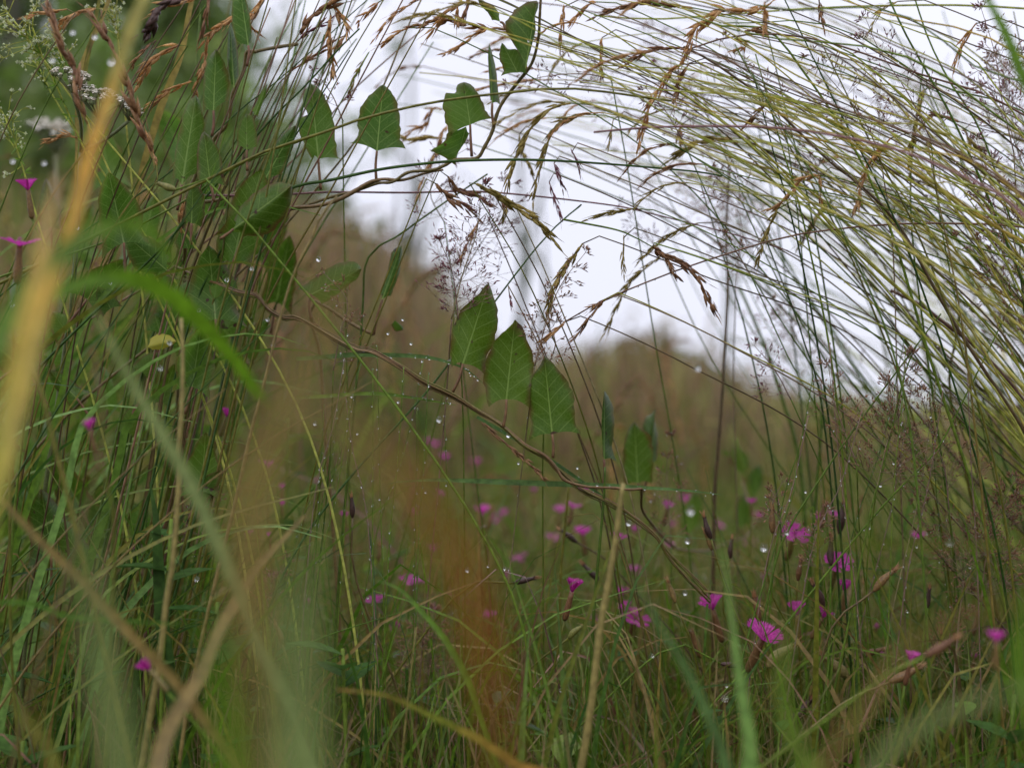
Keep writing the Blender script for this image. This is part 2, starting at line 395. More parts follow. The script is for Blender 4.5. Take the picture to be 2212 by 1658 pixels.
def beads(mb, P, step=.007, rad=.0006, jit=.5):
    L = sum((P[i+1]-P[i]).length for i in range(len(P)-1)); n = int(L/step)
    if n < 2: return
    S = smooth(P, n)
    for p in S:
        if random.random() < .75: ball(mb, p+Vector((random.uniform(-1, 1)*.0003, 0, -rad*.9)), rad*random.uniform(.5, 1.25), 0, 3, 5)

# ------------------------------------------------------------------ setting: ground, lake
def grid_sheet(name, x0, x1, y0, y1, nx, ny, zf, mat):
    xs = np.linspace(x0, x1, nx); ys = y0+(y1-y0)*np.linspace(0, 1, ny)**2.6
    mb = MB(); vs = [(x, y, zf(x, y)) for y in ys for x in xs]
    fs = [(j*nx+i, j*nx+i+1, (j+1)*nx+i+1, (j+1)*nx+i) for j in range(ny-1) for i in range(nx-1)]
    mb.add(vs, fs); o = mb.build(name, mat); o['kind'] = 'structure'; return o
m = bpy.data.materials.new('soil_and_moss'); m.use_nodes = True; nt = m.node_tree; pb = nt.nodes['Principled BSDF']
g = nt.nodes.new('ShaderNodeNewGeometry'); n1 = nt.nodes.new('ShaderNodeTexNoise'); n1.inputs['Scale'].default_value = 3; n1.inputs['Detail'].default_value = 9
nt.links.new(g.outputs['Position'], n1.inputs['Vector'])
r1 = ramp(nt, [(.02, .015, .01), (.04, .035, .015), (.05, .07, .02), (.09, .08, .035)]); nt.links.new(n1.outputs[0], r1.inputs[0])
nt.links.new(r1.outputs[0], pb.inputs['Base Color']); pb.inputs['Roughness'].default_value = .9
bp = nt.nodes.new('ShaderNodeBump'); bp.inputs['Distance'].default_value = .02; nt.links.new(n1.outputs[0], bp.inputs['Height']); nt.links.new(bp.outputs[0], pb.inputs['Normal'])
grid_sheet('ground', -900, 900, -6, 2200, 3, 3, lambda x, y: -1.2, m)
def gz(x, y):
    z = .015*math.sin(x*3.1)*math.sin(y*2.3)
    if y > 9: z -= min(1.6, (y-9)*.11)       # the bank falls towards the lake
    return z
grid_sheet('meadow_bank', -30, 30, -4, 24, 61, 60, gz, m)
m = bpy.data.materials.new('lake_water'); m.use_nodes = True; nt = m.node_tree; pb = nt.nodes['Principled BSDF']
pb.inputs['Base Color'].default_value = (.20, .24, .28, 1); pb.inputs['Roughness'].default_value = .12; pb.inputs['IOR'].default_value = 1.33
n1 = nt.nodes.new('ShaderNodeTexNoise'); n1.inputs['Scale'].default_value = 1.5; n1.inputs['Detail'].default_value = 6
bp = nt.nodes.new('ShaderNodeBump'); bp.inputs['Strength'].default_value = .4; bp.inputs['Distance'].default_value = .05
nt.links.new(n1.outputs[0], bp.inputs['Height']); nt.links.new(bp.outputs[0], pb.inputs['Normal'])
grid_sheet('lake', -400, 400, 15, 900, 3, 3, lambda x, y: -.9, m)

# ------------------------------------------------------------------ trees and bushes far behind
def tree(name, label, cat, x, y, h, cw, ch, mat, group, n=2600, leaf=.06, trunk=True, cz=None):
    t = thing(name, label, cat, (x, y, gz(x, y)), group, key=to_px(Vector((x, y, h)))[:2], fixed=True)
    b = Vector((x, y, gz(x, y)-.1)); mb = MB(); limbs = []
    top = b+Vector((random.uniform(-.1, .1)*h, 0, h*.92))
    sp_ = smooth([b, b.lerp(top, .4)+rvec(h*.01), top], 10)
    tube(mb, sp_, [h*.022, h*.004], 7)
    cl = []
    nl = 26 if trunk else 20
    for i in range(nl):
        s = random.uniform(.15, .98); p = sp_[int(s*9)]
        a = random.uniform(0, 6.28); ext = cw*.5*math.sin(math.pi*min(.95, max(.12, s)))**.6*random.uniform(.5, 1.05)
        e_ = p+Vector((math.cos(a)*ext, math.sin(a)*ext, ch*random.uniform(.0, .22)))
        tube(mb, smooth([p, p.lerp(e_, .5)+Vector((0, 0, .03*h)), e_], 5), [h*.007, h*.0015], 5)
        for q in range(4): cl.append((p.lerp(e_, random.uniform(.35, 1.1))+rvec(cw*.03), cw*random.uniform(.06, .15)))
    mb.build('trunk', 'bark', t)
    k = np.random.randint(0, len(cl), n)
    C = np.array([list(cl[i][0]) for i in k]); S = np.array([cl[i][1] for i in k])[:, None]
    C = C+np.random.normal(0, 1, (n, 3))*S*.8
    C[:, 2] = np.maximum(C[:, 2], gz(x, y)+.05)
    A = np.random.normal(0, 1, (n, 3)); A /= np.linalg.norm(A, axis=1)[:, None]
    B = np.cross(A, np.random.normal(0, 1, (n, 3))); B /= np.linalg.norm(B, axis=1)[:, None]
    l = leaf*np.random.uniform(.6, 1.3, (n, 1))
    V = np.stack([C-A*l, C+B*l*.45, C+A*l, C-B*l*.45], 1).reshape(-1, 3)
    mc = MB(); mc.v = [tuple(v) for v in V]; mc.f = [(4*i, 4*i+1, 4*i+2, 4*i+3) for i in range(n)]
    mc.uv = [(0, 0)]*len(mc.v); mc.r = list(np.repeat(np.random.rand(n), 4))
    mc.build('crown', mat, t, smooth=False)
    return t
def wx(px, d): return (px-W/2)/F*d
GT = 'trees at the left behind the grasses'
tree('broadleaf_tree', 'green leafy tree filling the blurred top left corner', 'tree', wx(40, 6), 6, 3.4, 2.8, 2.6, 'foliage', GT, 9000, .06)
tree('broadleaf_tree', 'green bushy tree blurred behind the yarrow heads', 'tree', wx(300, 7.5), 7.5, 3.3, 2.3, 2.6, 'foliage', GT, 8000, .065)
tree('broadleaf_tree', 'dark tree blurred behind the arrow shaped leaves at upper left', 'tree', wx(460, 9), 9, 2.9, 1.5, 2.3, 'foliage', GT, 5000, .065)
tree('sapling_tree', 'small grey green sapling blurred between the dark trees and the sky', 'tree', wx(610, 11), 11, 2.7, 1.2, 1.8, 'foliage_grey', GT, 1500, .06)
tree('thicket_bush', 'dark green thicket blurred behind the left clump', 'bush', wx(160, 3.6), 3.6, 1.0, 1.3, .7, 'foliage', GT, 6000, .035)
tree('thicket_bush', 'green thicket blurred under the trees left of centre', 'bush', wx(430, 4.4), 4.4, 1.0, .9, .7, 'foliage', GT, 4000, .035)
GB = 'brownish bushes rising above the meadow'
tree('meadow_bush', 'round olive brown bush blurred against the pale sky right of the three leaves', 'bush', wx(1400, 5), 5, .57, .62, .5, 'foliage_brown', GB, 2600, .03, cz=1)
tree('meadow_bush', 'low brown bush blurred on the slope left of the open sky', 'bush', wx(760, 4.2), 4.2, .72, .8, .5, 'foliage_brown', GB, 2600, .03, cz=1)
tree('meadow_bush', 'grey green bush blurred behind the fallen brown meadow at left', 'bush', wx(610, 4.8), 4.8, .9, .8, .6, 'foliage_grey', GB, 2400, .035, cz=1)

for k, (px_, d, top) in enumerate([(862, 3.4, 20), (880, 3.6, -60), (893, 3.5, 120), (1112, 3.2, 130), (1130, 3.5, 40), (1150, 3.3, 240), (1580, 3.1, 20), (640, 3.6, 60)]):
    b = Vector((wx(px_, d), d, gz(wx(px_, d), d))); tp = at(px_, top, d)
    t = thing('reed_stem', 'pale reed stem blurred upright against the sky', 'reed', b, 'pale reeds far off against the sky', key=(px_, max(0, top)))
    mb = MB(); tube(mb, smooth([b, b.lerp(tp, .5)+rvec(.01), tp], 12), [.005, .004, .002], 5); mb.build('culm', 'foliage_grey', t)
    mb = MB(); ribbon(mb, smooth([b.lerp(tp, .4), b.lerp(tp, .6)+RIGHT*.03, b.lerp(tp, .75)+RIGHT*.12*(-1)**k], 10), [.008, .012, .002]); mb.build('blade', 'foliage_grey', t)
for k, (px_, d, h, cw, mt, lb) in enumerate([(1050, 3.4, .30, .45, 'foliage', 'low green herb clump blurred behind the three leaves'), (1240, 2.8, .24, .4, 'foliage_brown', 'low tawny herb clump blurred under the open sky'),
     (1560, 4.0, .42, .5, 'foliage_brown', 'tawny herb clump blurred left of the tussock'), (1700, 3.2, .30, .45, 'foliage', 'green herb clump blurred left of the tussock'), (1880, 2.6, .26, .4, 'foliage', 'green herb clump blurred under the airy sprays'),
     (880, 2.6, .36, .4, 'foliage_brown', 'brown herb clump blurred behind the beaded hair stems'), (690, 2.3, .42, .4, 'foliage_grey', 'grey green herb clump blurred left of the rust blade'), (1980, 3.8, .36, .5, 'foliage_grey', 'grey green herb clump blurred at the foot of the tussock'),
     (560, 2.4, .3, .4, 'foliage', 'green herb clump blurred behind the kinked tan blade'), (1400, 2.3, .17, .3, 'foliage', 'low green herb clump blurred behind the central pinks'), (1120, 2.1, .14, .3, 'foliage_brown', 'low brown herb clump blurred behind the rust blade')]):
    tree('herb_clump', lb, 'bush', wx(px_, d), d, h, cw, h*.8, mt, 'herb clumps in the far meadow', 1500, .02)
# ------------------------------------------------------------------ stuff: uncountable meadow grass
def stuff(name, label, n, fy, fx, fh, lean, wid, mat, plume=0, thin=1.0, thinl=1.0):
    """n blades; fy() depth, fx(y) sideways, fh(x,y) height"""
    seg = 5
    Y = np.array([fy() for _ in range(n)]); X = np.array([fx(y) for y in Y]); Hh = np.array([fh(x, y) for x, y in zip(X, Y)])
    PXX = W/2+X/Y*F
    keep = (Hh > .02) & ((PXX < 950) | (np.random.rand(n) < thin)) & ((PXX > 520) | (np.random.rand(n) < thinl)); X, Y, Hh = X[keep], Y[keep], Hh[keep]; n = len(X)
    Z = np.array([gz(x, y) for x, y in zip(X, Y)])
    az = np.random.uniform(0, 2*np.pi, n); ln = np.abs(np.random.normal(0, lean, n))*Hh
    fa = np.random.uniform(0, np.pi, n); cx_, cy_ = np.cos(fa), np.sin(fa)
    w = wid*np.random.uniform(.5, 1.5, n)
    V = np.zeros((n, seg+1, 2, 3))
    for i in range(seg+1):
        t = i/seg
        px = X+np.cos(az)*ln*t**2; py = Y+np.sin(az)*ln*t**2; pz = Z+Hh*t*(1-.12*t*(ln/Hh > .5))
        ww = w*(1-t)**.6+w*.1
        if plume: ww = w*(.5+.0*t) if t < .65 else w*plume*(1.05-t)*3
        for s_, q in ((0, -.5), (1, .5)):
            V[:, i, s_, 0] = px+cx_*ww*q; V[:, i, s_, 1] = py+cy_*ww*q; V[:, i, s_, 2] = pz
    base = (np.arange(n)*(seg+1)*2)[:, None, None]
    idx = np.array([[2*i, 2*i+1, 2*i+3, 2*i+2] for i in range(seg)])[None]
    Fc = (base+idx).reshape(-1, 4)
    me = bpy.data.meshes.new(name); me.vertices.add(n*(seg+1)*2); me.vertices.foreach_set('co', V.reshape(-1).astype(np.float32))
    me.loops.add(len(Fc)*4); me.loops.foreach_set('vertex_index', Fc.reshape(-1).astype(np.int32))
    me.polygons.add(len(Fc)); me.polygons.foreach_set('loop_start', np.arange(0, len(Fc)*4, 4, dtype=np.int32))
    me.polygons.foreach_set('loop_total', np.full(len(Fc), 4, dtype=np.int32))
    me.update(calc_edges=True)
    a = me.attributes.new('rnd', 'FLOAT', 'POINT'); a.data.foreach_set('value', np.repeat((np.random.rand(n)*.45+.5*(np.sin(X*7+Y*3)*np.cos(Y*5-X*4)+1)/2+.05)%1, (seg+1)*2).astype(np.float32))
    me.uv_layers.new(name='UVMap'); me.materials.append(MATS[mat])
    o = bpy.data.objects.new(name, me); COL.objects.link(o); o['kind'] = 'stuff'; o['label'] = label; o['category'] = 'grass'
    return o
U = random.uniform
def contour(px):
    pts = [(-400, 330), (300, 360), (560, 400), (640, 420), (820, 500), (900, 580), (1000, 700), (1080, 760), (1250, 745), (1330, 730), (1450, 740), (1560, 800), (1750, 840), (1950, 860), (2300, 880), (3000, 880)]
    for (a, b), (c, d) in zip(pts, pts[1:]):
        if px <= c: return b+(d-b)*max(0, (px-a))/(c-a)
    return 880
def hgt(jit, bias=0):
    def f(x, y):
        px = W/2+x/y*F; top = contour(px)+bias+abs(random.gauss(0, jit))-18
        z = CAMZ+(H/2-top)/F*y+math.tan(R(PITCH))*y
        return max(.08, min(1.15, z-gz(x, y)))
    return f
wide = lambda y: U(-.46, .46)*y*1.0+U(-.05, .05)
stuff('tall_meadow_grass', 'blurred tall brown and olive meadow grass behind the vines', 11000, lambda: U(1.9, 6.5), wide, hgt(90), .12, .0035, 'meadow_brown', plume=2.2, thin=.6, thinl=.15)
stuff('tall_green_grass', 'blurred green meadow grass behind the pink flowers', 9000, lambda: U(1.7, 8), wide, hgt(130, 30), .15, .004, 'meadow_green', thin=.5)
stuff('pale_dry_grass', 'pale dry meadow grass blurred near the horizon', 5000, lambda: U(2.5, 9), wide, hgt(80, 10), .15, .0035, 'meadow_pale', plume=2.0)
stuff('unseen_shade_grass', 'unseen green meadow grass added behind the viewpoint to shade the foreground', 9000, lambda: U(-2.6, -.22), lambda y: U(-2.2, 2.2), lambda x, y: U(.25, .62)*min(1, .6-y*.4), .2, .008, 'meadow_green')  # out of view, added to block light from behind and darken the low foreground
# low sward among the flowers
def fx2(y): return U(-.5, .5)*y*.8+U(-.1, .1)
stuff('short_green_grass', 'short dense green grass covering the ground under the flowers', 15000, lambda: U(.55, 2.2), fx2, lambda x, y: U(.04, .19)*min(1, .3+y*.7), .5, .0017, 'meadow_green')
stuff('short_dry_grass', 'thin dry brown grass tangled low in the sward', 7000, lambda: U(.55, 2.2), fx2, lambda x, y: U(.04, .20)*min(1, .3+y*.7), .6, .0012, 'meadow_brown')
stuff('far_sward', 'blurred green and brown turf running down the bank', 12000, lambda: U(2, 16), wide, lambda x, y: U(.05, .22), .4, .006, 'meadow_green')

# ------------------------------------------------------------------ bindweed
def leaf(parent, base, tip, L, Rr, d, mat='leaf_a', curl=.12, bend=.06, pet=None, tilt=0.0, label=None, rows=20, cols=9, prad=.0006):
    if isinstance(base, tuple): base = base
    Lf = smooth([Vector((*p, 0)) for p in L]+[Vector((*tip, 0))], rows+1)
    Rf = smooth([Vector((*p, 0)) for p in Rr]+[Vector((*tip, 0))], rows+1)
    B, T = Vector((*base, 0)), Vector((*tip, 0)); ax = T-B; ln = ax.length; axn = ax/ln; pn = Vector((axn.y, -axn.x, 0))
    bow = random.uniform(-.04, .04)*ln
    vs, uv, rr = [], [], []
    ph = random.uniform(0, 6)
    for i in range(rows+1):
        u = i/rows; M_ = B+ax*u+pn*bow*math.sin(u*math.pi)
        for j in range(-cols, cols+1):
            s = j/cols; side = (Rf if s > 0 else Lf)[i]
            q = M_+(side-M_)*abs(s)
            if i < 5: q += axn*(math.sin(abs(s)*math.pi)*ln*.035*(1-u*4.5))
            q += (side-M_)*(.03*math.sin(u*31+ph+s)+.02*math.sin(u*57+ph*2))*abs(s)**4
            sz = ln/F*d
            dz = curl*abs(s)**1.6*sz*(1 if tilt == 0 else 1+tilt*s) + bend*sz*math.sin(u*2.6+.3)+.03*sz*math.sin(u*13+ph+s*2)*abs(s)**2+.05*sz*math.sin(ph*3)*s*u
            # vein quilting
            dz += .006*sz*math.cos((u-abs(s)*.25)*40)*min(1, abs(s)*4)*(1-abs(s))
            vs.append(at(q.x, q.y, d+dz)); rel = q-B
            uv.append((rel.dot(pn)/ln, rel.dot(axn)/ln)); rr.append(max(abs(s), u*.9))
    nc = 2*cols+1
    fs = [(i*nc+j, i*nc+j+1, (i+1)*nc+j+1, (i+1)*nc+j) for i in range(rows) for j in range(nc-1)]
    mb = MB(); mb.add(vs, fs, uv, rr); o = mb.build('leaf', mat, parent)
    if label: o['label'] = label
    if pet:
        mp = MB(); tube(mp, smooth([at(*base, d+bend*.3*ln/F*d)]+P3(pet, [d, d]) if len(pet) > 1 else [at(*base, d+.1*bend*ln/F*d), at(*pet[0], d)], 8), [prad*.9, prad*1.2], 6, random.random())
        mp.build('petiole', 'petiole', o)
    return o
GV = 'bindweed vines with arrow shaped leaves'
# lower vine carrying the three sharp leaves
Dv = .655
v1 = thing('bindweed_vine', 'bindweed stem with three upright arrow shaped leaves in sharp focus at the centre', 'vine', at(471, 613, Dv), GV, fixed=True)
leaf(v1, c5(855, 745), c5(1020, 235), cv(c5, (785, 765), (778, 700), (780, 580), (800, 500), (840, 410), (900, 350), (960, 300), (985, 260)),
     cv(c5, (1000, 820), (1000, 750), (1010, 690), (1050, 620), (1068, 540), (1078, 430), (1062, 360), (1040, 290)), .66, 'leaf_a', .10, .05, [c5(835, 830), c5(790, 925)], tilt=.5)
leaf(v1, c5(1130, 970), c5(1185, 465), cv(c5, (1018, 1020), (1005, 960), (990, 880), (985, 830), (1005, 720), (1030, 650), (1080, 570), (1130, 530), (1170, 490)),
     cv(c5, (1270, 1020), (1285, 960), (1280, 900), (1300, 820), (1305, 730), (1285, 650), (1260, 590), (1230, 510), (1200, 480)), .65, 'leaf_a', -.06, .04, [c5(1126, 1060), c5(1110, 1145)], tilt=-.4)
leaf(v1, c5(1420, 1190), c5(1370, 695), cv(c5, (1265, 1235), (1290, 1150), (1275, 1050), (1262, 930), (1270, 860), (1290, 820), (1340, 760), (1362, 715)),
     cv(c5, (1605, 1190), (1575, 1140), (1560, 1060), (1560, 960), (1530, 880), (1490, 820), (1440, 760), (1400, 715)), .645, 'leaf_a', .12, .05, [c5(1428, 1260), c5(1425, 1340)])
leaf(v1, c5(1748, 1350), c5(1750, 915), cv(c5, (1740, 1340), (1738, 1250), (1740, 1150), (1745, 1000)), cv(c5, (1830, 1365), (1800, 1280), (1812, 1150), (1805, 1020), (1775, 950)), .675, 'leaf_b', .5, .03,
     [c5(1750, 1440), c5(1740, 1525)], label='narrow leaf seen nearly edge on')
leaf(v1, c5(1960, 1500), c5(1940, 1110), cv(c5, (1880, 1520), (1865, 1400), (1875, 1250), (1905, 1150)), cv(c5, (2050, 1500), (2060, 1350), (2040, 1200), (1975, 1150)), .76, 'leaf_a', .1, .05, [c5(1985, 1560)], label='blurred leaf with brown patches')
leaf(v1, c5(2040, 1420), c5(2078, 1025), cv(c5, (2010, 1300), (1990, 1180), (2005, 1090), (2050, 1060)), cv(c5, (2082, 1350), (2088, 1200), (2068, 1100)), .77, 'leaf_a', .4, .03, [c5(1995, 1560)], label='curled blurred leaf')
VL = cv(c4, (1380, 345), (1500, 395), (1620, 420), (1700, 510), (1800, 560), (1900, 570))+cv(c5, (150, 640), (280, 670), (450, 760), (600, 860), (800, 950), (950, 1040), (1100, 1130), (1240, 1250), (1380, 1330), (1450, 1410), (1500, 1480), (1640, 1522), (1800, 1528), (1900, 1540), (1985, 1535))
V2 = cv(c8, (1885, 20), (1890, 110), (1960, 210), (2030, 290), (2085, 330))+cv(c9, (100, 335), (200, 352), (320, 350), (450, 300), (540, 270), (580, 215), (595, 150), (560, 60), (520, -60))
P = P3(VL, [.665, .66, .655, .655, .65, .65, .66]); mb = MB(); tube(mb, smooth([at(380, 575, .70), at(430, 598, .68)]+P, 170), [.0004, .0006, .0008, .0006], 7, .2, .12)
P_ = P3([VL[-1]]+V2, [.66, .80, .9, .98]); tube(mb, smooth(P_, 90), [.0007, .0006], 7, .3, .1); mb.build('stem', 'vine_bark', v1)
# straws the vine winds round
v1b = thing('dry_grass_bundle', 'bundle of dry tan grass straws wound together with the bindweed stem', 'grass', at(471, 613, .66), fixed=True)
S1 = smooth([at(360, 590, .70), at(430, 605, .68)]+P3(VL[:16]+cv(c5, (1600, 1540), (1830, 1655))+cv(c8, (1960, 260), (2060, 400), (2300, 640)), [.665, .66, .655, .655, .65, .66, .68]), 140)
for k in range(7):
    mb = MB(); Q = []
    ph, sp_, am = U(0, 6), U(.05, .16), U(.0005, .0019)
    a0, a1 = random.choice([(0, 1), (0, 1), (.05, .8), (.2, 1)])
    for i, p in enumerate(S1):
        if not a0 <= i/139 <= a1: continue
        j = i/139; env = .45+.55*math.sin(j*9+k)**2
        if j > .8: env *= 1+(j-.8)*6
        Q.append(p+UP*math.sin(i*sp_+ph)*am*env+FWD*math.cos(i*sp_+ph)*am)
    tube(mb, Q, [.0002, U(.00022, .00045), .0003], 6, random.random(), .12); mb.build('straw', ['vine_tan', 'vine_bark', 'blade_olive', 'vine_bark'][k % 4], v1b)
# seed head hanging below it
mb = MB(); seed_head(mb, P3(cv(c5, (990, 1120), (1060, 1190), (1200, 1310), (1280, 1380), (1390, 1490)), .65), .006, .0007); mb.build('seed_head', 'seed_brown', v1b)
# middle left leaf on its own short vine
v1c = thing('bindweed_vine', 'bindweed shoot with one tilted veined leaf behind the drops at left of centre', 'vine', at(700, 700, .69), GV, fixed=True)
leaf(v1c, (672, 636), (781, 580), [(643, 624), (680, 600), (715, 575), (750, 565), (772, 568)], [(695, 658), (715, 645), (745, 622), (773, 600)], .69, 'leaf_b', .15, .05, [(668, 660), (672, 690)])
leaf(v1c, c5(345, 340), c5(468, 0), cv(c5, (330, 300), (380, 150), (410, 30)), cv(c5, (400, 320), (450, 180), (470, 60)), .7, 'leaf_b', .2, .05, [c5(320, 420), c5(290, 560)])
leaf(v1c, c5(425, 470), c5(480, 530), cv(c5, (400, 500), (430, 540)), cv(c5, (450, 490), (475, 510)), .7, 'leaf_a', .2, .05)
mb = MB(); tube(mb, smooth(rooted(P3([(700, 900), (690, 760), (672, 690), (680, 650), (760, 700), (807, 722)], [.72, .7])[::1]), 40), .0009, 6, .4); mb.build('stem', 'vine_bark', v1c)
# upper vine
v2 = thing('bindweed_vine', 'bindweed stem climbing to the top centre with shield shaped leaves against the sky', 'vine', at(575, 458, .67), GV, fixed=True)
v3_ = None
def lf(c, vine, base, tip, L, Rr, d, mat='leaf_b', curl=.12, bend=.05, pet=None, **k):
    if vine is v3_: d -= .035
    return leaf(vine, c(*base), c(*tip), cv(c, *L), cv(c, *Rr), d, mat, curl, bend, [c(*p) for p in pet] if pet else None, **k)
lf(c2, v2, (330, 1005), (285, 530), [(285, 1000), (240, 910), (208, 830), (205, 750), (262, 725), (236, 670), (232, 610), (255, 560)], [(510, 1022), (455, 990), (440, 900), (425, 760), (390, 650), (350, 580), (310, 540)], .67, pet=[(335, 1080), (345, 1200)], label='leaf with a bite out of its left edge')
lf(c2, v2, (700, 955), (740, 535), [(525, 905), (580, 870), (578, 780), (595, 690), (630, 630), (680, 580), (720, 545)], [(885, 940), (850, 880), (848, 780), (835, 680), (810, 610), (780, 570), (755, 545)], .67, curl=.08, pet=[(692, 1050), (697, 1145)])
o3 = lf(c2, v2, (1290, 790), (1250, 520), [(1160, 860), (1130, 750), (1118, 650), (1140, 590), (1195, 590), (1210, 535)], [(1440, 750), (1400, 720), (1370, 650), (1340, 590), (1300, 540), (1275, 525)], .665, curl=.25, pet=[(1293, 880), (1300, 990)], label='torn crumpled leaf with a folded lobe')
lf(c2, v2, (1265, 800), (1195, 1045), [(1285, 845), (1250, 910), (1205, 980), (1198, 1020)], [(1150, 835), (1120, 900), (1045, 952), (1110, 985)], .672, curl=-.25, label='folded down lobe of the torn leaf')
lf(c2, v2, (1430, 655), (1410, 275), [(1418, 640), (1410, 500), (1403, 380), (1405, 310)], [(1480, 665), (1465, 560), (1455, 450), (1430, 340)], .66, curl=.3, pet=[(1428, 720), (1440, 800)])
lf(c2, v2, (1640, 440), (1710, 5), [(1590, 320), (1540, 240), (1510, 170), (1550, 90), (1620, 30), (1680, 8)], [(1670, 330), (1690, 250), (1705, 180), (1700, 110), (1720, 50), (1722, 20)], .64, 'leaf_a', curl=.1)
lf(c2, v2, (1590, 460), (1490, 270), [(1485, 482), (1500, 440), (1475, 370), (1480, 310)], [(1650, 470), (1640, 380), (1585, 315), (1530, 312), (1508, 285)], .65, 'leaf_a', curl=.1)
lf(c2, v2, (1480, 140), (1338, -20), [(1430, 130), (1400, 80), (1350, 30)], [(1475, 90), (1440, 40), (1390, 15)], .66, 'leaf_a', curl=.2, pet=[(1500, 150), (1515, 190)])
UPL = cv(c2, (-300, 1420), (0, 1340), (180, 1320), (430, 1240), (560, 1210), (700, 1160), (800, 1150), (900, 1090), (1050, 1075), (1120, 1050), (1200, 1010), (1330, 1000), (1380, 930), (1430, 830), (1460, 720), (1500, 640), (1560, 560), (1600, 510), (1680, 400), (1720, 250), (1730, 100), (1740, -80))
mb = MB(); tube(mb, smooth(P3(UPL, [.68, .67, .665, .66, .64]), 170), [.0006, .0007, .0009, .0006], 7, .5, .1); mb.build('stem', 'vine_tan', v2)
mb = MB(); Pq = P3(cv(c2, (-100, 1370), (430, 1262), (700, 1150), (850, 1130), (1000, 1085), (1120, 1080)), .67)
tube(mb, [p+UP*.0011*math.sin(i*.22) for i, p in enumerate(smooth(Pq, 60))], [.0006, .0010, .0005], 6, .6, .1); mb.build('stem', 'vine_bark', v2)
# left vine in the dense clump
v3 = thing('bindweed_vine', 'bindweed tangled in the dense grass at left with many overlapping leaves', 'vine', at(420, 700, .69), GV, fixed=True)
v3_ = v3
lf(c1, v3, (1570, 290), (1520, -60), [(1500, 290), (1470, 150), (1465, 50), (1480, -20)], [(1585, 270), (1590, 180), (1575, 80), (1550, -10)], .67, pet=[(1575, 340), (1560, 420)])
lf(c1, v3, (1480, 560), (1455, 140), [(1460, 540), (1440, 420), (1437, 300), (1445, 200)], [(1510, 480), (1505, 350), (1490, 250), (1470, 180)], .675, curl=.3)
lf(c1, v3, (1350, 700), (1365, 310), [(1280, 715), (1285, 600), (1290, 480), (1320, 370)], [(1440, 640), (1450, 520), (1435, 440), (1395, 350)], .68, pet=[(1352, 780), (1340, 860)])
lf(c1, v3, (1150, 1170), (1240, 600), [(1090, 1130), (1110, 950), (1140, 800), (1180, 660)], [(1240, 1100), (1290, 900), (1290, 760), (1265, 650)], .70, pet=[(1140, 1250), (1120, 1330)])
lf(c1, v3, (1330, 1165), (1290, 830), [(1250, 1140), (1245, 1020), (1250, 930), (1270, 860)], [(1430, 1180), (1410, 1080), (1395, 980), (1350, 890)], .68, 'leaf_a', pet=[(1345, 1220), (1350, 1270)])
lf(c1, v3, (1610, 730), (1690, 530), [(1590, 700), (1620, 650), (1650, 580)], [(1628, 740), (1650, 680), (1680, 600)], .68)
lf(c1, v3, (1560, 950), (1560, 720), [(1500, 920), (1500, 840), (1530, 760)], [(1630, 930), (1620, 820), (1600, 740)], .69, pet=[(1560, 1000), (1565, 1080)])
lf(c1, v3, (1660, 1160), (1870, 790), [(1640, 1120), (1690, 980), (1760, 880), (1820, 820)], [(1780, 1100), (1830, 1000), (1860, 900), (1868, 830)], .69, pet=[(1640, 1220), (1610, 1330)])
lf(cB, v3, (1195, 790), (1825, 320), [(1200, 700), (1260, 570), (1400, 420), (1600, 300), (1750, 292)], [(1300, 870), (1550, 850), (1700, 720), (1800, 540), (1828, 400)], .66, 'leaf_a', curl=.25, pet=[(1150, 830), (1050, 900)], label='large dark leaf rolled over at its top')
lf(cB, v3, (1190, 1165), (1380, 260), [(1050, 1160), (1010, 1000), (1040, 760), (1150, 520), (1300, 310)], [(1395, 1225), (1380, 1100), (1500, 900), (1480, 600), (1420, 300)], .70, pet=[(1170, 1260), (1140, 1400)])
lf(cB, v3, (740, 730), (760, 290), [(660, 720), (670, 600), (690, 450), (720, 350)], [(840, 775), (880, 650), (880, 450), (820, 340)], .69, 'leaf_a', pet=[(738, 850), (735, 960)])
lf(cB, v3, (480, 1240), (20, 850), [(500, 1100), (400, 950), (200, 850)], [(350, 1290), (140, 1220), (30, 1000)], .70, pet=[(560, 1300)])
lf(cB, v3, (1010, 1385), (985, 1550), [(1095, 1430), (1050, 1510)], [(930, 1400), (940, 1480)], .67)
lf(cB, v3, (700, 1000), (620, 780), [(600, 1020), (560, 940), (590, 850)], [(780, 1010), (790, 900), (700, 800)], .71)
lf(c4, v3, (930, 745), (1118, 708), [(950, 690), (1000, 660), (1060, 665), (1095, 685)], [(960, 760), (1020, 758), (1080, 735)], .69, 'leaf_y', curl=.2, label='small yellow leaf')
for b_, t_, w_ in [((1450, 620), (1600, 560), 60), ((1590, 690), (1700, 560), 55), ((1400, 640), (1340, 560), 45), ((1560, 800), (1640, 700), 60), ((1000, 560), (1080, 500), 40), ((420, 650), (330, 520), 90), ((700, 500), (620, 360), 70), ((330, 820), (460, 700), 60), ((900, 900), (1000, 780), 80), ((1250, 900), (1380, 760), 90), ((800, 1280), (860, 1100), 70)]:
    b2, t2 = Vector((*b_, 0)), Vector((*t_, 0)); a2 = (t2-b2).normalized(); n2 = Vector((a2.y, -a2.x, 0)); ll = (t2-b2).length
    f_ = lambda s, u, w: tuple((b2+(t2-b2)*u+n2*s*w*w_)[:2])
    lf(c4, v3, b_, t_, [f_(-1, -.15, 1), f_(-1, .2, .9), f_(-1, .6, .7), f_(-1, .9, .3)], [f_(1, -.15, 1), f_(1, .2, .9), f_(1, .6, .7), f_(1, .9, .3)], U(.70, .76), random.choice(['leaf_a', 'leaf_b']), rows=12, cols=5)
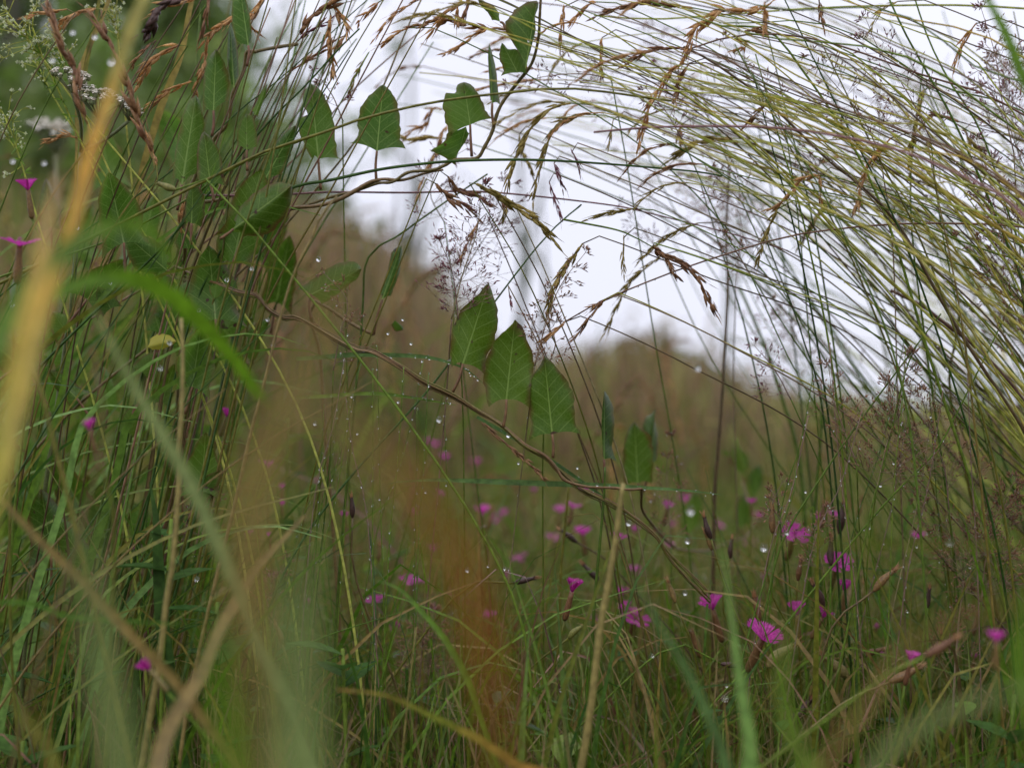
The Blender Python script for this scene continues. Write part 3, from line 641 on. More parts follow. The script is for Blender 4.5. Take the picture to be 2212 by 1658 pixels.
for k in range(46):
    bx, by = U(-20, 600), U(330, 1250)
    if bx > 450 and by > 800: by = U(420, 760)
    a = R(random.gauss(90, 32)); ll = U(85, 170); w_ = ll*U(.20, .33); dx, dy = math.cos(a), -math.sin(a); nx, ny = -dy, dx
    f_ = lambda s_, u, w: (bx+dx*ll*u+nx*s_*w*w_, by+dy*ll*u+ny*s_*w*w_)
    j = lambda: U(.85, 1.15)
    leaf(v3, (bx, by), (bx+dx*ll, by+dy*ll), [f_(-1, -.16, 1.25*j()), f_(-1, .08, .95), f_(-1, .35, 1*j()), f_(-1, .65, .75*j()), f_(-1, .88, .35)], [f_(1, -.16, 1.25*j()), f_(1, .08, .95), f_(1, .35, 1*j()), f_(1, .65, .75*j()), f_(1, .88, .35)],
         U(.64, .85), random.choice(['leaf_a', 'leaf_b']), U(-.3, .4), U(-.2, .3), [(bx-dx*ll*.4+U(-10, 10), by+ll*.45)], tilt=U(-1, 1), rows=12, cols=5)
mb = MB()
for st in [[(1620, 330), (1560, 330), (1540, 450), (1470, 600), (1440, 780), (1340, 900), (1200, 1200), (1150, 1400)], [(1880, 280), (1750, 300), (1600, 330)], [(1150, 1280), (1350, 1270), (1500, 1220), (1700, 1150)]]:
    tube(mb, smooth(P3(cv(c1, *st), [.68, .70]), 40), .0009, 6, random.random(), .1)
tube(mb, smooth(rooted(P3([(393, 700), (400, 560), (393, 480)], [.74, .7])), 20), .001, 6); mb.build('stem', 'vine_tan', v3)
# small blurred right-hand shoot
v4 = thing('bindweed_vine', 'young leafy shoot with four pale green leaves blurred right of centre', 'vine', at(1600, 1200, .95), GV, fixed=True)
for b_, t_, L_, R_ in [((525, 1120), (480, 930), [(475, 1080), (450, 1000)], [(558, 1080), (550, 1000)]), ((590, 1250), (612, 1055), [(545, 1200), (550, 1120)], [(640, 1180), (640, 1090)]),
                       ((510, 1440), (520, 1225), [(470, 1400), (475, 1300)], [(560, 1400), (560, 1300)]), ((200, 1480), (240, 1205), [(140, 1440), (160, 1320)], [(270, 1400), (280, 1270)]), ((440, 1010), (395, 975), [(420, 1005), (400, 990)], [(445, 985), (420, 975)])]:
    lf(c6, v4, b_, t_, L_, R_, .95, 'leaf_a', pet=[(b_[0]+12, b_[1]+50)], rows=12, cols=5)
mb = MB(); tube(mb, smooth(rooted(P3(cv(c6, (570, 1700), (560, 1450), (570, 1300), (545, 1150), (500, 1000), (475, 900)), .95)), 40), .001, 6); mb.build('stem', 'stem_green', v4)

# ------------------------------------------------------------------ arching grass stalks of the right-hand tussock
GA = 'arching stalks of the tall tussock at right'
NAMES = {'stem_lime': 'yellow green', 'stem_green': 'dark green', 'stem_rust': 'reddish brown', 'stem_rose': 'purplish pink', 'stem_brown': 'brown', 'straw': 'straw coloured', 'seed_tan': 'tan', 'seed_brown': 'brown', 'seed_olive': 'olive', 'seed_purple': 'purple', 'blade_green': 'green', 'blade_dark': 'dark green', 'blade_olive': 'olive', 'blade_blue': 'bluish green', 'blade_tan': 'tan'}
POOLS = {'tussock': Pool('far_tussock_grass', 'far stalks of the tall tussock blurred behind the near ones'),
         'clump': Pool('dense_left_grass', 'mass of thin green grass inside the left clump'),
         'meadow': Pool('flower_meadow_grass', 'mixed thin grass stems filling the flower meadow'),
         'sprays': Pool('faint_seed_sprays', 'faint distant sprays of tiny seeds among the stalks')}
def stalk(pts, rad, mat, label, group, key, head=None, hmat='seed_tan', hs=.0065, hr=.0009, dens=1.0, spread=.32, bead=False, n=34, sides=5, cat='grass stalk', fixed=False, fine=None):
    """pts run base to tip (3D); head: 3D points of the seed head"""
    t = thing('grass_stalk', label, cat, pts[0], group, key=key, fixed=fixed)
    mb = MB(); S = smooth(pts, n); tube(mb, S, rad, sides, random.random()*.4); mb.build('culm', mat, t)
    if head: 
        mb = MB(); seed_head(mb, head, hs, hr, dens, spread); mb.build('seed_head', hmat, t)
    if bead:
        mb = MB(); beads(mb, S[3:], .006 if bead is True else bead, .00055)
        if len(mb.v) > 110: mb.build('rain_beads', 'water_drop', t, kind='stuff')
    return t
def arc(T, yr, d0, d1, drop=0):
    """stalk of the tussock from its root right of the frame to tip T=(x,y); yr = where it crosses x=2260"""
    dx = 2260-T[0]
    C = (T[0]+dx*U(.45, .72), T[1]+(yr-T[1])*U(.06, .32))
    px = []
    for i in range(9):
        s = i/8; px.append(((1-s)**2*T[0]+2*s*(1-s)*C[0]+s*s*2260, (1-s)**2*T[1]+2*s*(1-s)*C[1]+s*s*yr))
    wv = U(6, 30); wp = U(0, 6); px = [(a+math.sin(wp+i*1.7)*wv*.3, b+math.sin(wp+i*1.3)*wv) for i, (a, b) in enumerate(px)]
    px.append((2260+120, yr+ (yr-C[1])/(2260-C[0])*120*1.35)); px.append((2470, yr+320))
    px = px[::-1]
    P = P3(px, [d1, d0])
    if drop: P[-1] = P[-1]-UP*drop
    a = P[0]; base = Vector((a.x+.05+U(0, .06), a.y+.02, 0)); mid = Vector((a.x+.03, a.y+.01, a.z*.5))
    return [base, mid]+P if a.z > .05 else [Vector((a.x+.02, a.y, 0))]+P[1:]
def head_from(P, L, droop=.5, side=None):
    """seed head continuing the stalk tip, drooping"""
    d = (P[-1]-P[-2]).normalized(); out = [P[-1]]; 
    for i in range(4):
        d = (d+Vector((0, 0, -droop))*.35+rvec(.06)).normalized(); out.append(out[-1]+d*L/4)
    return out
cols_ = ['stem_lime']*17+['stem_green']*2+['stem_brown']*1+['stem_rust']*1
for i in range(116):
    tx = random.choice([U(850, 1250), U(1150, 1600), U(1300, 2000)]); yt = U(-120, 330)+(tx-1100)*U(0, .35)
    if tx < 1150: yt = U(-60, 260)
    slope = random.choice([U(.25, .55), U(.4, .8), U(.6, 1.15)]); yr = yt+slope*(2260-tx)
    if yr > 1080: yr = U(700, 1050)
    d = U(.59, .74) if i < 78 else U(.74, 1.15)
    m_ = random.choice(cols_)
    P = arc((tx, yt), yr, d, d*U(.95, 1.1))
    hm = random.choice(['seed_tan', 'seed_tan', 'seed_brown', 'seed_olive']) if random.random() < .34 else None
    head = head_from(P, U(.018, .042), U(.2, 1.1)) if hm else None
    lb = f"{NAMES[m_]} arching grass stalk" + (f" ending in a {NAMES[hm]} seed head" if hm else ' with a bare fine tip')
    near = d < .76
    if not near:
        tube(POOLS['tussock'].mb(m_), smooth(P, 26), [.0010, .0008, .0006, .0003], 4, random.random()*.4)
        if hm: seed_head(POOLS['tussock'].mb(hm), head, .006, .0007, .8, .15)
        continue
    stalk(P, [U(.0007, .0010), U(.0005, .0007), .0005, .00025], m_, lb, GA, (tx, yt), head, hm or 'seed_tan', U(.005, .0075), U(.0005, .0007), .8, .16, bead=(.009 if near and random.random() < .6 else False))
# lower, further arcs making the green mass at the right edge
for i in range(44):
    tx = U(1500, 2150); yt = U(380, 760)+(tx-1500)*.25; yr = yt+U(.7, 1.25)*(2260-tx)
    d = U(.85, 1.3); m_ = random.choice(['stem_lime', 'blade_green', 'blade_olive', 'blade_green'])
    P = arc((tx, yt), min(yr, 1300), d, d)
    ribbon(POOLS['tussock'].mb(m_), smooth(P, 30), [.003, .0028, .002, .0006], tw0=U(-.8, .8), twist=U(-1, 1), r=random.random())
# steep green stalks crossing them
for i in range(26):
    x0 = U(1480, 2200); x1 = x0+U(120, 480); y0 = U(-80, 120) if random.random() < .6 else U(100, 500); y1 = U(900, 1250)
    d = U(.6, .95); px = [(x1+60, 1750), (x1, y1), (x0+(x1-x0)*.62, y0+(y1-y0)*.5), (x0+(x1-x0)*.25, y0+(y1-y0)*.2), (x0, y0)]
    m_ = random.choice(['stem_green', 'stem_green', 'blade_olive', 'blade_dark'])
    stalk(rooted(P3(px, [d*1.03, d])), [.0007, .0006, .0005, .0003], m_, f"slender {NAMES[m_]} stalk rising steeply across the arching grass", 'steep stalks crossing the tussock', (x0, max(0, y0)), bead=(.007 if d < .8 else False))
# hero lines of the upper right and centre (picture points base -> tip)
GH = 'single stalks standing out in the tussock'
def hline(pts, d, w, mat, label, bead=False, root=True, key=None, n=50, group=GH):
    P = P3(pts, d)
    if root: P = rooted(P)
    dm = lerpl(d, .5)
    k = key or pts[-1]
    return stalk(P, [w*1.2*dm/F*.5, w*dm/F*.5, w*.6*dm/F*.5], mat, label, group, k, bead=bead, n=n, sides=6, fixed=True)
hline(cv(c3, (2600, 1260), (2212, 1168), (1900, 1150), (1600, 1150), (1300, 1172), (1000, 1215), (700, 1300), (400, 1400), (200, 1480), (0, 1562))+cv(c5, (1900, 285), (1760, 330), (1640, 400), (1500, 480)), .655, 5, 'stem_rust', 'thin reddish brown stalk with rain beads sweeping left under the hanging seed head', bead=.008)
hline(cv(c3, (1841, 1640), (1560, 1150), (1330, 920), (1200, 820), (900, 530), (700, 380), (560, 290), (460, 240)), .655, 8, 'stem_brown', 'stout brown stalk running diagonally to the drooping head at top centre')
hline(cv(c3, (2700, 840), (2300, 640), (2000, 480), (1700, 390), (1400, 280), (1150, 205), (920, 175), (700, 190), (500, 250)), .66, 6, 'stem_rust', 'reddish stalk curving beneath the top edge with fine rain beads', bead=.01)
hline(cv(c3, (2212, 1110), (2100, 1010), (1950, 930), (1800, 860), (1620, 790), (1450, 740), (1200, 690), (900, 655), (600, 650), (300, 655), (0, 680)), [.52, .62], 8, 'stem_rose', 'pink purple stalk blurring towards the right edge')
hline(cv(c3, (2400, 60), (2212, 45), (1900, 28), (1500, 30), (1100, 45), (700, 75), (300, 100), (0, 80)), .7, 6, 'stem_lime', 'nearly level lime green stalk along the top edge')
hline(cv(c1, (1700, 1240), (1900, 1170))+cv(c2, (400, 1140), (700, 1075), (950, 1040), (1200, 1018), (1500, 1010), (1800, 1015), (2200, 1040))+cv(c3, (500, 880), (660, 905)), .65, 6, 'blade_dark', 'long dark green stalk arching level below the shield leaves', root=False)
hline(cv(c2, (-1700, 1800), (-800, 1350), (-300, 1100), (0, 955), (300, 860), (580, 760), (850, 690), (1130, 635), (1500, 590), (1930, 560))+cv(c3, (400, 520)), .64, 8, 'blade_olive', 'olive green stalk crossing in front of two shield shaped leaves')
hline(cv(c5, (700, 830), (1330, 0))[::1]+cv(c2, (2000, 1290), (1890, 1385))[:1]+[(1217, 474)], .68, 5, 'blade_blue', 'thin blue green stem bent sharply at its tip against the sky', root=True)
hline([(1217, 474), (1326, 495), (1370, 512), (1409, 533)][::-1][::-1], .66, 4, 'stem_green', 'short green stalk leading to the sharp hanging seed head', root=False)
hline(cv(c1, (-300, 1500), (300, 1340), (820, 1460), (1200, 1250), (1500, 1050), (2200, 780))[2:], .66, 6, 'blade_green', 'green stalk rising through the leafy clump toward the sky', root=True)
hline(cv(c2, (-600, 1500), (-300, 1150), (0, 790), (250, 540), (450, 320), (590, 182)), .66, 6, 'blade_dark', 'straight dark green stem ending in a point left of the shield leaves')
hline(cv(c2, (-500, 1000), (-100, 640), (0, 570), (200, 400), (400, 220), (570, 60), (640, 0)), .68, 4, 'blade_dark', 'fine dark stem slanting to the top edge at upper left')
hline(cv(c2, (-300, 1850), (0, 1560), (330, 1180), (560, 900), (700, 640), (830, 330), (900, 160), (980, 0)), .70, 6, 'stem_brown', 'slim brown stem passing left of the middle shield leaf')
hline(cv(c2, (-600, 1700), (-100, 1300), (0, 1180), (250, 930), (500, 620), (830, 320), (1000, 180)), .72, 5, 'stem_rust', 'reddish stem slanting up behind the bitten leaf')
hline(cv(c2, (600, 2100), (900, 1400), (1200, 700))[:1]+cv(c2, (640, 1640), (850, 1480), (1100, 1300), (1400, 1100)), .70, 6, 'blade_green', 'green stem slanting up into the purple flower cloud')
hline(cv(c3, (-900, 1270), (-400, 1100))[:0]+cv(c2, (-400, 1235), (0, 1235), (400, 1215), (900, 1218), (1300, 1210), (1700, 1240), (2200, 1300))+cv(c3, (300, 1100), (700, 1200), (1000, 1290)), .69, 4, 'stem_rose', 'thin pink stalk running level across the middle of the sky', root=False)
for pts, d, w, m_, lb in [
    (cv(c3, (2212, 1460), (2000, 950), (1850, 620), (1700, 350), (1600, 170), (1520, 0)), .66, 7, 'stem_green', 'sturdy green stalk crossing the tussock steeply near the right edge'),
    (cv(c3, (1700, 1750), (1550, 1250), (1400, 880), (1250, 620), (1100, 400), (900, 160), (640, 135)), .67, 7, 'stem_green', 'green stalk bowed steeply through the middle of the tussock'),
    (cv(c3, (2500, 1700), (2212, 1300), (2000, 700), (1830, 420), (1720, 200), (1640, -40)), .68, 6, 'stem_green', 'tall green stalk leaning left close to the top right'),
    (cv(c3, (1700, 1720), (1640, 1250), (1630, 900), (1660, 600), (1700, 300)), .7, 5, 'stem_green', 'upright thin green stalk carrying a dark pod'),
    (cv(c6, (560, 2500), (700, 1700), (800, 1430), (930, 1220), (1180, 850), (1560, 340), (1700, 160)), .66, 5, 'stem_green', 'beaded green stem slanting up to the right above the pink flowers'),
    (cv(c6, (1150, 2000), (1290, 1300), (1340, 1140), (1400, 880), (1490, 500), (1560, 340)), .66, 5, 'stem_green', 'beaded upright green stem amid the airy brown flower cloud'),
    (cv(c6, (700, 2100), (1270, 1400), (1500, 1150), (1680, 960), (1850, 640), (2040, 260), (2130, 60)), .67, 5, 'stem_green', 'long thin green stem rising to the right edge with drops'),
    (cv(c6, (2050, 2000), (1940, 1550), (1880, 1250), (1800, 900), (1750, 560), (1790, 300), (1810, 140)), .74, 9, 'blade_olive', 'soft focus olive stem turning brown near its top at right'),
    (cv(c6, (2400, 1000), (2190, 680), (2100, 560), (1900, 350), (1700, 200), (1600, 120), (1400, 20)), .72, 12, 'stem_rust', 'thick reddish brown stalk arching down at the right edge'),
    (cv(c6, (340, 2200), (350, 1300), (370, 1000), (400, 600), (430, 0), (420, -300), (440, -700)), .78, 8, 'stem_brown', 'soft brown stem standing upright right of centre'),
    (cv(c6, (900, 1500), (850, 1000), (750, 650), (650, 350), (500, 0)), .85, 10, 'blade_green', 'blurred green stalk curving up left of the tussock'),
    (cv(c6, (900, 1900), (960, 1200), (990, 800), (990, 620)), .8, 9, 'blade_green', 'blurred upright green blade beside the tussock'),
    (cv(c8, (1500, 2300), (1575, 1200), (1600, 700), (1655, 80), (1665, -150)), .66, 8, 'blade_green', 'upright fresh green blade left of the tall straw'),
    (cv(c8, (1440, 2000), (1520, 1658), (1580, 1300), (1640, 800), (1720, 350), (1760, 50), (1775, -50)), .56, 17, 'straw', 'tall pale straw standing upright right of centre'),
    (cv(c8, (1420, 2000), (1420, 1300), (1395, 900), (1400, 500), (1430, 150), (1450, -50)), .72, 8, 'blade_olive', 'pale upright stem beside the central pink flower'),
    (cv(c7, (700, 2300), (850, 1658), (900, 1350), (960, 1000), (1000, 650), (1040, 400), (1070, 0))+cv(c4, (1130, 1400), (1150, 1100), (1155, 800), (1145, 560)), .55, 13, 'straw', 'long yellow straw standing upright at left with a bent lower half'),
    (cv(c4, (1500, 1658), (1580, 1300), (1640, 1080), (1700, 850), (1760, 600), (1850, 300), (1930, 130), (2000, 0))+cv(c2, (330, 1390), (420, 1270), (450, 1240)), .6, 8, 'straw', 'pale straw slanting up behind the thick vine at left'),
    (cv(c4, (500, 2000), (420, 1650), (340, 1350), (270, 1050), (210, 850)), .5, 14, 'blade_olive', 'golden stem leaning left in the dark lower left'),
    (cv(c8, (1830, 2400), (1800, 1400), (1740, 400), (1690, 250))[:0]+cv(c9, (1700, 1000), (1640, 850), (1625, 740), (1620, 640)), .68, 5, 'stem_brown', 'dark stem carrying a slim red tipped pod at lower right')]:
    hline(pts, d, w, m_, lb, bead=(.009 if 'bead' in lb or 'drops' in lb else False))

# hero seed heads: (points attachment -> tip, depth, material, spikelet size, radius, stem?)
GS = 'brown seed heads against the sky'
HEADS = [
 (cv(c3, (300, 1270), (345, 1300), (430, 1340), (530, 1430), (580, 1530), (635, 1632)), .655, 'seed_brown', .0075, .0013, 'sharp twisted brown seed head hanging at centre right against the sky'),
 (cv(c3, (330, 1290), (375, 1340), (400, 1395), (440, 1435)), .655, 'seed_brown', .006, .0009, 'short side cluster of brown seeds beside the sharp hanging head'),
 (cv(c3, (460, 240), (380, 245), (280, 265), (200, 310), (125, 355)), .66, 'seed_brown', .0065, .0010, 'dark brown bristly seed head pointing down left at top centre'),
 (cv(c3, (500, 45), (380, 30), (280, 20), (180, 30), (100, 55), (15, 75)), .67, 'seed_brown', .007, .0011, 'brown purple head lying along the top edge'),
 (cv(c3, (880, 45), (760, 60), (650, 60), (590, 110), (530, 140), (490, 230), (450, 340)), .65, 'seed_tan', .0085, .0013, 'big tan seed head drooping from the top edge right of centre'),
 (cv(c3, (450, 330), (400, 360), (340, 450), (280, 560), (245, 680), (215, 795)), .65, 'seed_tan', .008, .0011, 'long tan seed head hanging nearly to the open sky'),
 (cv(c3, (495, 320), (450, 390), (430, 460), (410, 545)), .655, 'seed_brown', .006, .0008, 'thin brown seed head hanging beside the long tan one'),
 (cv(c3, (1020, 508), (920, 510), (850, 570), (785, 642)), .66, 'seed_brown', .006, .0010, 'brown seed head with side spurs in the middle of the tussock'),
 (cv(c3, (740, 725), (640, 715), (550, 725), (470, 770), (380, 830)), .70, 'seed_olive', .0075, .0013, 'olive brown head bending left and down over the sky'),
 (cv(c3, (1160, 900), (1100, 910), (1050, 940), (980, 1030), (890, 1082)), .66, 'seed_tan', .0075, .0011, 'tan seed head curving left from a thin stalk'),
 (cv(c3, (940, 1078), (900, 1170), (865, 1270), (835, 1368)), .66, 'seed_olive', .0065, .0009, 'slim olive seed head hanging under the curved tan one'),
 (cv(c3, (1520, 715), (1480, 765), (1430, 830), (1385, 930), (1365, 1020), (1345, 1098)), .65, 'seed_tan', .0075, .0010, 'slender tan seed head hanging steeply at right'),
 (cv(c3, (1225, 1030), (1170, 1090), (1120, 1150), (1080, 1220), (1040, 1290)), .74, 'seed_olive', .008, .0012, 'blurred olive seed head slanting low in the tussock'),
 (cv(c3, (1955, 130), (1910, 200), (1880, 270), (1845, 350)), .66, 'seed_tan', .007, .0009, 'light tan seed head hanging near the upper right'),
 (cv(c3, (540, 1145), (480, 1165), (400, 1205), (330, 1250), (220, 1352)), .70, 'seed_olive', .0065, .0008, 'arched olive seed head left of the sharp hanging head'),
 (cv(c3, (200, 1075), (120, 1085), (60, 1100), (-30, 1125)), .68, 'seed_olive', .0065, .0009, 'level olive seed head above the centre sky'),
 (cv(c3, (1700, 460), (1665, 560), (1640, 680), (1628, 800), (1625, 905)), .70, 'seed_olive', .006, .0010, 'dark olive pod like head hanging straight down at right'),
 (cv(c3, (1870, 625), (1800, 590), (1740, 590), (1680, 655)), .70, 'seed_brown', .007, .0013, 'dark brown head hooked over at right'),
 (cv(c3, (1165, 900), (1160, 960), (1165, 1045)), .68, 'seed_tan', .0055, .0008, 'tiny tan head hanging beside the curved tan one'),
 (cv(c3, (450, 640), (440, 700), (450, 760)), .72, 'seed_brown', .006, .0013, 'stubby dark brown head left in the tussock'),
 (cv(c3, (875, 20), (882, 90), (878, 175)), .6, 'seed_tan', .007, .0010, 'pale blurred head hanging from the top edge'),
 (cv(c3, (720, 205), (780, 215), (770, 240), (710, 262)), .67, 'seed_tan', .0055, .0009, 'short tan seed tuft beneath the top edge'),
 (cv(c3, (780, 155), (830, 160), (880, 170)), .67, 'seed_brown', .006, .0011, 'small brown clump of seeds on the green stalk'),
 (cv(c3, (1900, 670), (1930, 740), (1990, 770), (2015, 820)), .72, 'seed_olive', .007, .0012, 'olive brown head hanging close to the right edge'),
 (cv(c2, (410, 10), (450, 70), (500, 150), (520, 245)), .66, 'seed_tan', .0075, .0011, 'tan seed head hanging at top left of the sky'),
 (cv(c2, (410, 100), (398, 200), (400, 300), (415, 400), (418, 490)), .66, 'seed_tan', .0075, .0011, 'long tan seed head hanging straight down left of the shield leaves'),
 (cv(c2, (490, 230), (465, 280), (440, 310)), .67, 'seed_tan', .006, .0008, 'short tan head tucked behind the long hanging one'),
 (cv(c2, (1400, 185), (1330, 160), (1250, 150), (1150, 130), (1060, 140), (930, 178)), .67, 'seed_brown', .008, .0012, 'brown seed head lying level at top centre'),
 (cv(c2, (1240, 0), (1210, 40), (1130, 100), (1080, 150), (1040, 205)), .66, 'seed_tan', .0075, .0011, 'curved tan seed head bowed at top centre'),
 (cv(c2, (1210, 40), (1205, 100), (1222, 165)), .66, 'seed_tan', .006, .0009, 'short tan head hanging in a pair at top centre'),
 (cv(c2, (1280, 0), (1260, 80), (1232, 168)), .66, 'seed_brown', .006, .0009, 'brown head hanging in a pair at top centre'),
 (cv(c2, (1400, 190), (1330, 210), (1250, 270), (1180, 310), (1115, 350)), .68, 'seed_tan', .006, .0008, 'thin tan head slanting below the level brown one'),
 (cv(c2, (900, 180), (850, 200), (800, 235), (720, 292)), .67, 'seed_tan', .007, .0010, 'tan head slanting toward the middle shield leaf'),
 (cv(c2, (710, 20), (660, 70), (620, 100), (580, 140)), .68, 'seed_tan', .0065, .0009, 'small tan head near the top left sky'),
 (cv(c2, (2085, 8), (2030, 40), (1980, 80), (1905, 178)), .68, 'seed_tan', .007, .0010, 'tan seed head slanting at top centre right'),
 (cv(c2, (1885, 40), (1870, 150), (1858, 285)), .67, 'seed_tan', .006, .0008, 'slender tan head hanging at top centre right'),
 (cv(c2, (1925, 650), (1840, 665), (1750, 730), (1680, 800), (1640, 880), (1600, 950), (1540, 1100), (1525, 1225)), .67, 'seed_olive', .0085, .0012, 'long olive head bent over right of the torn leaf'),
 (cv(c2, (2010, 725), (1930, 740), (1850, 780), (1780, 900), (1720, 1100), (1680, 1270)), .68, 'seed_olive', .0075, .0010, 'long olive head hanging parallel to the bent one'),
 (cv(c2, (1600, 850), (1620, 950), (1650, 1020), (1690, 1110)), .72, 'seed_olive', .006, .0008, 'thin blurred olive head between two long ones'),
 (cv(c2, (1080, 1170), (1150, 1240), (1240, 1290), (1335, 1372)), .67, 'seed_brown', .008, .0014, 'stout brown head pointing down right amid the purple cloud'),
 (cv(c2, (1330, 1160), (1420, 1215), (1500, 1260), (1600, 1320), (1700, 1390), (1780, 1470), (1852, 1552)), .66, 'seed_olive', .0085, .0015, 'long thick brown and olive head sweeping down right of the purple cloud'),
 (cv(c2, (1150, 1120), (1200, 1190), (1270, 1220), (1330, 1230), (1430, 1310)), .68, 'seed_brown', .0075, .0013, 'dark brown tangle of seeds in the middle of the purple cloud'),
 (cv(c2, (1440, 1215), (1480, 1260), (1520, 1320)), .68, 'seed_brown', .006, .0008, 'short brown spur under the long thick head'),
 (cv(c2, (1525, 1310), (1510, 1360), (1490, 1400)), .68, 'seed_olive', .006, .0008, 'tiny olive head hanging under the long thick one'),
 (cv(c2, (1345, 1395), (1300, 1480), (1260, 1570), (1225, 1660)), .69, 'seed_tan', .007, .0010, 'tan head hanging below the purple cloud'),
 (cv(c5, (1610, -10), (1540, 90), (1480, 180), (1420, 300), (1400, 400), (1398, 485)), .665, 'seed_olive', .0075, .0011, 'long olive head standing in the airy purple sprays'),
 (cv(c5, (2110, 60), (2000, 150), (1900, 240), (1820, 400), (1750, 562)), .72, 'seed_olive', .0075, .0009, 'blurred olive head slanting over the brown bush'),
 (cv(c5, (1500, 480), (1430, 540), (1390, 575), (1340, 612)), .655, 'seed_tan', .0065, .0008, 'pointed tan spikelets at the end of the reddish stalk'),
 (cv(c5, (1760, 335), (1720, 365), (1665, 385)), .655, 'seed_tan', .006, .0008, 'single tan spikelet hanging from the reddish stalk'),
 (cv(c5, (1740, 345), (1650, 460), (1600, 530), (1540, 602)), .655, 'seed_brown', .0065, .0008, 'slanting brown spikelets under the reddish stalk'),
 (cv(c3, (155, 1220), (148, 1320), (153, 1422)), .68, 'seed_olive', .0055, .0006, 'thin dark olive thread of seeds hanging alone in the sky'),
 (cv(c3, (1560, 10), (1480, 50), (1410, 180)), .68, 'seed_olive', .006, .0007, 'thin olive head hanging from the top edge at right'),
 (cv(c3, (1150, 0), (1165, 60), (1180, 155)), .67, 'seed_brown', .005, .0008, 'small brown spikelet hanging from the top edge'),
 (cv(c3, (390, 340), (440, 350), (520, 400))[:0]+cv(c3, (40, 200), (35, 300), (40, 410)), .69, 'seed_tan', .0055, .0008, 'tan thread of seeds at top centre'),
 (cv(c3, (100, 615), (85, 700), (70, 778)), .69, 'seed_olive', .0055, .0006, 'fine olive thread hanging in the centre sky'),
 (cv(c2, (2000, 730), (1980, 740), (1960, 750))[:0]+cv(c2, (1100, 690), (1050, 690), (1010, 780), (950, 800), (860, 880)), .74, 'seed_tan', .0075, .0010, 'blurred tan head behind the middle shield leaf'),
 (cv(c2, (1080, 870), (980, 880), (900, 895), (850, 870)), .74, 'seed_olive', .008, .0014, 'blurred olive head lying beside the torn leaf'),
 (cv(c2, (1150, 780), (1110, 860), (1080, 950), (1000, 1100), (950, 1290)), .74, 'seed_tan', .0075, .0010, 'blurred tan head hanging behind the torn leaf'),
 (cv(c2, (630, 370), (570, 460), (540, 540), (510, 620)), .69, 'seed_olive', .0055, .0007, 'thin olive thread between two shield leaves'),
 (cv(c1, (1500, 60), (1460, 120), (1330, 230), (1290, 350)), .68, 'seed_tan', .0075, .0012, 'tan head curving down at upper left'),
 (cv(c1, (1300, 330), (1280, 430), (1245, 520), (1225, 605)), .68, 'seed_tan', .0075, .0011, 'tan head hanging below the curved one at upper left'),
 (cv(c1, (1130, 285), (1040, 330), (960, 400), (900, 480), (860, 540)), .67, 'seed_tan', .0085, .0014, 'big tan head slanting down left behind the yarrow'),
 (cv(c1, (1200, 520), (1080, 570), (1000, 640), (930, 690)), .68, 'seed_tan', .007, .0010, 'tan head slanting under the big one at upper left'),
 (cv(c1, (1700, -40), (1620, 60), (1580, 150), (1620, 200)), .68, 'seed_tan', .007, .0011, 'tan head behind the tall leaf at the top edge'),
 (cv(c1, (1280, -30), (1180, 10), (1060, 30), (980, 80)), .68, 'seed_tan', .008, .0012, 'tan head spreading at the top edge left'),
 (cv(c1, (430, 65), (340, 75), (250, 90), (120, 118)), .66, 'seed_tan', .007, .0008, 'orange brown head lying level above the yarrow'),
 (cv(c1, (600, 50), (520, 80), (440, 120), (380, 180)), .67, 'seed_tan', .007, .0011, 'tan head curving down right above the yarrow'),
 (cv(c1, (550, 780), (500, 640), (470, 450), (400, 300), (365, 190), (320, 80), (285, -20)), .60, 'seed_brown', .009, .0012, 'dark brown rod like head slanting before the yarrow'),
 (cv(c1, (950, 950), (900, 820), (870, 740), (820, 560), (760, 400), (680, 250), (580, 75)), .61, 'seed_brown', .010, .0017, 'long stout brown ear leaning left past the yarrow'),
 (cv(c1, (480, 870), (420, 850), (340, 870), (270, 905)), .66, 'seed_tan', .007, .0008, 'thin tan head lying level beneath the yarrow'),
 (cv(c1, (1000, 1050), (960, 960), (900, 830), (860, 760)), .66, 'seed_tan', .0075, .0014, 'tan ragged head below the stout brown ear'),
 (cv(c1, (1120, 0), (1040, 30), (980, 110), (940, 180), (915, 215)), .63, 'calyx_dark', .009, .0022, 'dark swollen bud hanging from the top edge'),
 (cv(c1, (960, 285), (880, 370), (815, 445)), .68, 'seed_brown', .006, .0007, 'small brown spikelet slanting near the stout ear'),
 (cv(c1, (1330, -30), (1310, 80), (1270, 250)), .64, 'seed_brown', .008, .0010, 'reddish brown rod hanging from the top edge'),
 (cv(c1, (1840, 440), (2010, 320), (2150, 240)), .68, 'seed_brown', .007, .0009, 'dark head climbing right beside the tall leaf'),
 (cv(c1, (1900, 210), (1980, 100), (2130, 10), (2250, -40)), .66, 'seed_brown', .009, .0016, 'thick dark brown head slanting up to the top edge'),
 (cv(c1, (1880, 260), (1960, 200), (2090, 140)), .67, 'seed_purple', .007, .0009, 'purple brown head below the thick dark one'),
 (cv(cB, (640, 840), (615, 760), (630, 660), (640, 600)), .67, 'seed_tan', .007, .0010, 'small tan ear on a straw deep in the left clump'),
 (cv(c2, (1935, 960), (1970, 1040))+[(1250, 362)], .68, 'seed_purple', .006, .0005, 'purple spikelet pair above the centre sky'),
 (cv(c2, (1820, 1030), (1850, 1110), (1880, 1185)), .67, 'seed_purple', .005, .0007, 'dark purple spikelet curved in the centre sky'),
 (cv(c2, (1790, 1150), (1830, 1270), (1875, 1405)), .68, 'seed_purple', .0055, .0006, 'slender purple head hanging in the centre sky'),
